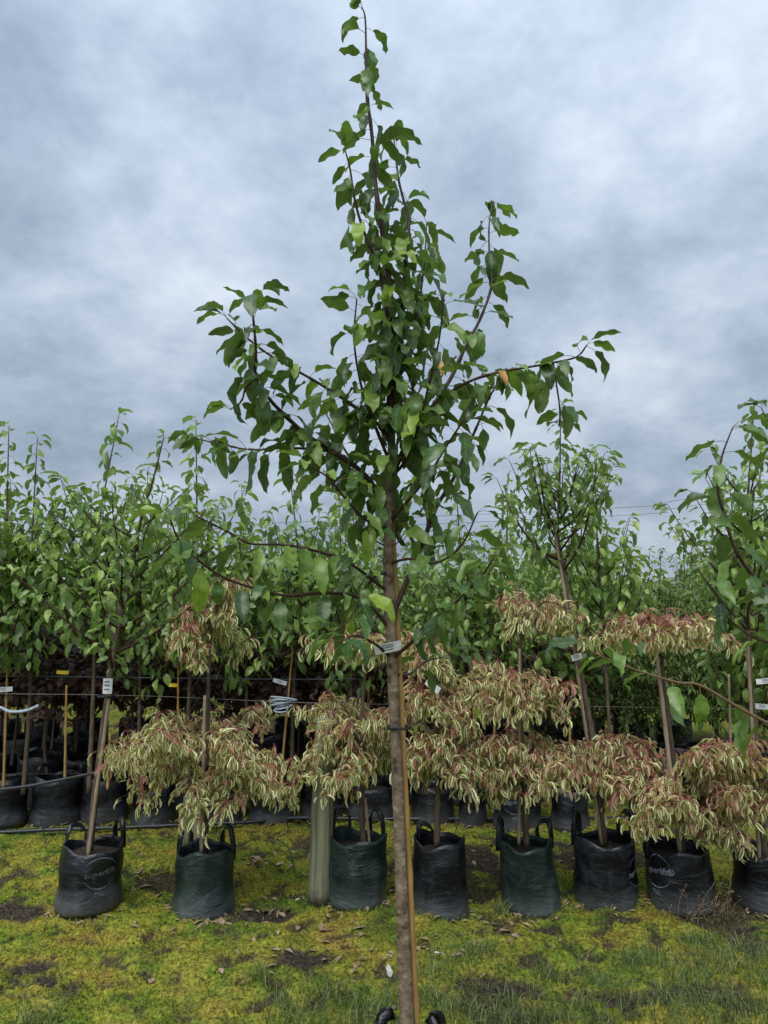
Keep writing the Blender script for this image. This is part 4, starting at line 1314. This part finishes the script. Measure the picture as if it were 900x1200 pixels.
# the second row, one tree in most of its bags
row2 = [(0, 5.6, 3.05), (42, 5.65, 2.95), (116, 5.6, 3.12), (172, 5.75, 2.75), (226, 5.6, 3.1), (290, 5.7, 2.6), (345, 5.75, 2.85), (410, 5.8, 2.55), (540, 5.8, 2.7), (598, 5.75, 2.5), (708, 5.9, 2.85)]
R2L = ['green tree at the left picture edge whose tip leaves stick out', 'green tree with twin tips in the back row at far left', 'green tree with the tallest feathery tip left of the leaning trunk',
       'green tree in the back row behind the leaning left tree', 'green tree in the back row above the leftmost cream tree', 'green back row tree right of the cream plume', 'green back row tree above the blue tape coil',
       'green back row tree left of the big trunk', 'green back row tree seen through the right hand branches', 'green back row tree left of the tall narrow tree', 'green back row tree right of the tall narrow tree']
for i, ((x, Y, H), lb) in enumerate(zip(row2, R2L)):
    p = P(x, 700, Y)
    make_tree('young_tree', lb, 'tree', bg2[i % 4], (p[0], Y, 0), None, rng.random() * 6.28, H / 2.95)
# rows further back
rows = [(6.9, 0.75, 2.75), (8.2, 0.8, 2.75), (9.6, 0.85, 2.8), (11.2, 0.9, 2.8), (13.0, 1.0, 2.9), (15.2, 1.1, 3.0), (18.0, 1.25, 3.1)]
cnt = 0
for ri, (Y, sp, H) in enumerate(rows):
    half = Y * 0.60 + 0.8
    x = -half + rng.random() * sp
    while x < half:
        px_ = 450 + x / Y * F
        gap = 735 < px_ < 800 or (ri < 2 and 690 < px_ < 850)
        if not gap or ri > 3:
            make_tree('young_tree', 'slender green tree in the dense rows behind the back row bags', 'tree', bg[rng.randrange(7)], (x, Y + rng.uniform(-.15, .15), 0), 'green trees in the rows behind', rng.random() * 6.28,
                      (H + rng.uniform(-.4, .2)) / 2.95 * (0.9 if ri > 3 and gap else 1))
            cnt += 1
        x += sp * rng.uniform(0.75, 1.2)
print('bg trees', cnt)
# finer weeping trees in the gap at right
fine = [tree_shapes(700 + k, 2.2, 0.45, 0.95, 66, 0.013, TPL_FINE, M['leaf_fine'], el=(-0.9, 0.5), droop=0.45, r0=0.02, sc=(1.0, 1.7)) for k in range(2)]
for (x, Y, sc, lb) in ((722, 7.4, 1.0, 'fine leaved weeping tree behind the upper pink tier, left of the gap'), (778, 8.0, 1.05, 'fine leaved weeping tree in the low gap of the tree line'), (835, 7.6, 1.0, 'fine leaved weeping tree behind the near twig at right'),
                        (660, 7.6, 0.9, 'bushy fine leaved tree low behind the three tiered cream tree'), (895, 7.5, 0.95, 'fine leaved tree low at the right picture edge'), (745, 9.3, 0.85, 'low fine leaved tree right behind the slanting grey stake'), (860, 9.4, 0.85, 'low fine leaved tree behind the rightmost brown stake'), (690, 8.4, 1.1, 'fine leaved weeping tree partly hidden by the leaning trunk'), (810, 9.2, 1.12, 'paler fine leaved tree farther back right of the gap')):
    p = P(x, 760, Y)
    make_tree('weeping_tree', lb, 'tree', fine[int(Y * 10) % 2], (p[0], Y, 0), None, rng.random() * 6.28, sc)
for (x, Y, H, lb) in ((868, 5.8, 2.75, 'green back row tree behind the twigs at the right edge'), (915, 5.9, 2.95, 'green back row tree cut by the right picture edge')):
    p = P(x, 700, Y)
    make_tree('young_tree', lb, 'tree', bg[3], (p[0], Y, 0), None, rng.random() * 6.28, H / 2.95)
# bags of the third row, standing in the shade
root0, _ = make_bag('black grow bag in the shaded third row behind the back row', np.array([P(52, 880, 6.6)[0], 6.6, 0]), 0.21, 0.42, 90, low=True, handles=(), group='bags in the shaded third row')
for (x, Y) in ((-10, 6.7), (100, 6.7), (150, 6.8), (215, 6.7), (265, 6.8), (320, 6.7), (380, 6.8), (440, 6.8), (550, 6.7), (610, 6.8), (680, 7.2), (720, 7.3), (800, 7.2), (850, 7.2), (900, 7.0), (30, 7.7), (90, 7.8), (160, 7.8), (240, 7.8), (310, 7.8), (380, 7.8), (440, 7.7), (500, 7.8), (550, 7.7), (600, 7.8), (650, 7.8), (500, 6.8), (-20, 7.8), (0, 8.9), (50, 8.9), (105, 8.9), (160, 8.9), (60, 7.2), (130, 7.25), (580, 8.9), (520, 8.9), (460, 8.9), (400, 8.9), (340, 8.9), (280, 8.9), (220, 8.9), (640, 8.9), (690, 8.9), (740, 8.9), (790, 8.9)):
    p = P(x, 880, Y)
    q = copy_tree(root0)
    q.location = (p[0], Y, -0.015)
    q.rotation_euler = (0, 0, rng.random() * 6.28)

# ------------------------------------------------------------------ small things on the ground
mb = MB()
rr = random.Random(33)
LIT = [(620, 1000, 70, 40), (480, 1005, 25, 18), (160, 1030, 12, 16), (600, 1085, 40, 8), (320, 1060, 40, 12), (470, 1050, 15, 20), (300, 1010, 12, 6), (740, 1062, 70, 8), (250, 1085, 40, 5), (450, 1100, 250, 60), (450, 1010, 400, 30)]
for (x, y, rx, ry) in LIT:
    for k in range(13 if rx < 100 else 70):
        g = G(x + rr.gauss(0, .5) * rx, min(1195, y + rr.gauss(0, .5) * ry))
        z = float(ground_z(np.array([g[0]]), np.array([g[1]]))[0])
        L, W = rr.uniform(.012, .04), rr.uniform(.006, .018)
        a = rr.random() * 6.28
        u, v = np.array([math.cos(a), math.sin(a), rr.uniform(-.4, .4)]), np.array([-math.sin(a), math.cos(a), rr.uniform(-.3, .3)])
        c = np.array([g[0], g[1], z + 0.008])
        mb.add([c - u * L, c - v * W + [0, 0, .006], c + u * L, c + v * W + [0, 0, .006], c], [(0, 1, 4), (1, 2, 4), (2, 3, 4), (3, 0, 4)])
for (c, r, h, zs) in list(FRONT.values()) + BACKS:
    for k in range(16):
        an = -math.pi * rr.random()
        q = r * rr.uniform(1.0, 1.22)
        g = np.array([c[0] + math.cos(an) * q, c[1] + math.sin(an) * q, 0])
        z = float(ground_z(np.array([g[0]]), np.array([g[1]]))[0])
        L, W = rr.uniform(.008, .028), rr.uniform(.005, .012)
        a = rr.random() * 6.28
        u, v = np.array([math.cos(a), math.sin(a), rr.uniform(-.6, .6)]), np.array([-math.sin(a), math.cos(a), rr.uniform(-.4, .4)])
        cc = np.array([g[0], g[1], z + 0.008])
        mb.add([cc - u * L, cc - v * W + [0, 0, .005], cc + u * L, cc + v * W + [0, 0, .005], cc], [(0, 1, 4), (1, 2, 4), (2, 3, 4), (3, 0, 4)])
o = link('leaf_litter', mb.mesh('leaf_litter', M['bark_litter'], False))
tag(o, 'brown fallen leaves and bark scraps scattered on the moss', 'litter', kind='stuff')
for (x, y, s, a, lb) in ((416, 1125, .05, .3, 'pale curled dead leaf left of the big trunk'), (505, 1127, .055, .1, 'pale flat dead leaf right of the cane'), (345, 1060, .035, .8, 'pale dead leaf at the foot of the wooden post'),
                         (458, 1150, .05, 2.0, 'whitish upright leaf just left of the trunk foot'), (320, 1020, .05, .5, 'pinkish dead leaf on the moss left of the post'), (157, 1088, .045, 1.6, 'tan dead leaf standing near the leftmost bag'), (867, 1020, .05, .2, 'pale dead leaf between the two rightmost bags')):
    g = G(x, y)
    z = float(ground_z(np.array([g[0]]), np.array([g[1]]))[0])
    v, f, c = TPL[rr.randrange(len(TPL))]
    q = MB(); q.add(v * (s / 0.1), f, c)
    o = link('fallen_leaf', q.mesh('fallen_leaf', M['pale_litter' if s != .05 or x in (458, 867) else 'bark_litter']), None, (g[0], g[1], z + 0.014))
    o.rotation_euler = (rr.uniform(-.3, .3), rr.uniform(-.2, .2) - (0.9 if x == 458 else 0), a)
    tag(o, lb, 'leaf')
# dry weeds at the foot of the right hand bags
mb = MB()
rw = random.Random(8)
for k in range(26):
    g = G(rw.uniform(790, 865), rw.uniform(1072, 1086))
    hgt = rw.uniform(.06, .20)
    lean_ = np.array([rw.uniform(-.05, .05), rw.uniform(-.03, .03), 0])
    p = resample([g - [0, 0, .01], g + lean_ * .5 + [0, 0, hgt * .6], g + lean_ * 1.5 + [0, 0, hgt]], 6)
    tube(mb, p, np.linspace(.0018, .0009, 6), 3)
    for j in range(3):
        c = p[rw.randrange(2, 6)]
        a = rw.random() * 6.28
        e = c + np.array([math.cos(a), math.sin(a), .6]) * .025
        tube(mb, np.stack([c, e]), [.001, .0022], 3)
o = link('dry_weed', mb.mesh('dry_weed', M['bark_litter']))
tag(o, 'dry brown weeds at the foot of the rightmost bags', 'weed', kind='stuff')

# far power lines over the low gap
for k, (y0, y1, lb) in enumerate(((594, 584, 'upper thin power line in the sky right of the tall narrow tree'), (603, 593, 'lower thin power line in the sky right of the tall narrow tree'))):
    pts = [P(300, y0 + 20, 70), P(745, y0, 70), P(810, y1, 70), P(1200, y1 - 50, 70)]
    line('power_line', lb, 'power line', pts, 0.018, 'tie', 4, 30)
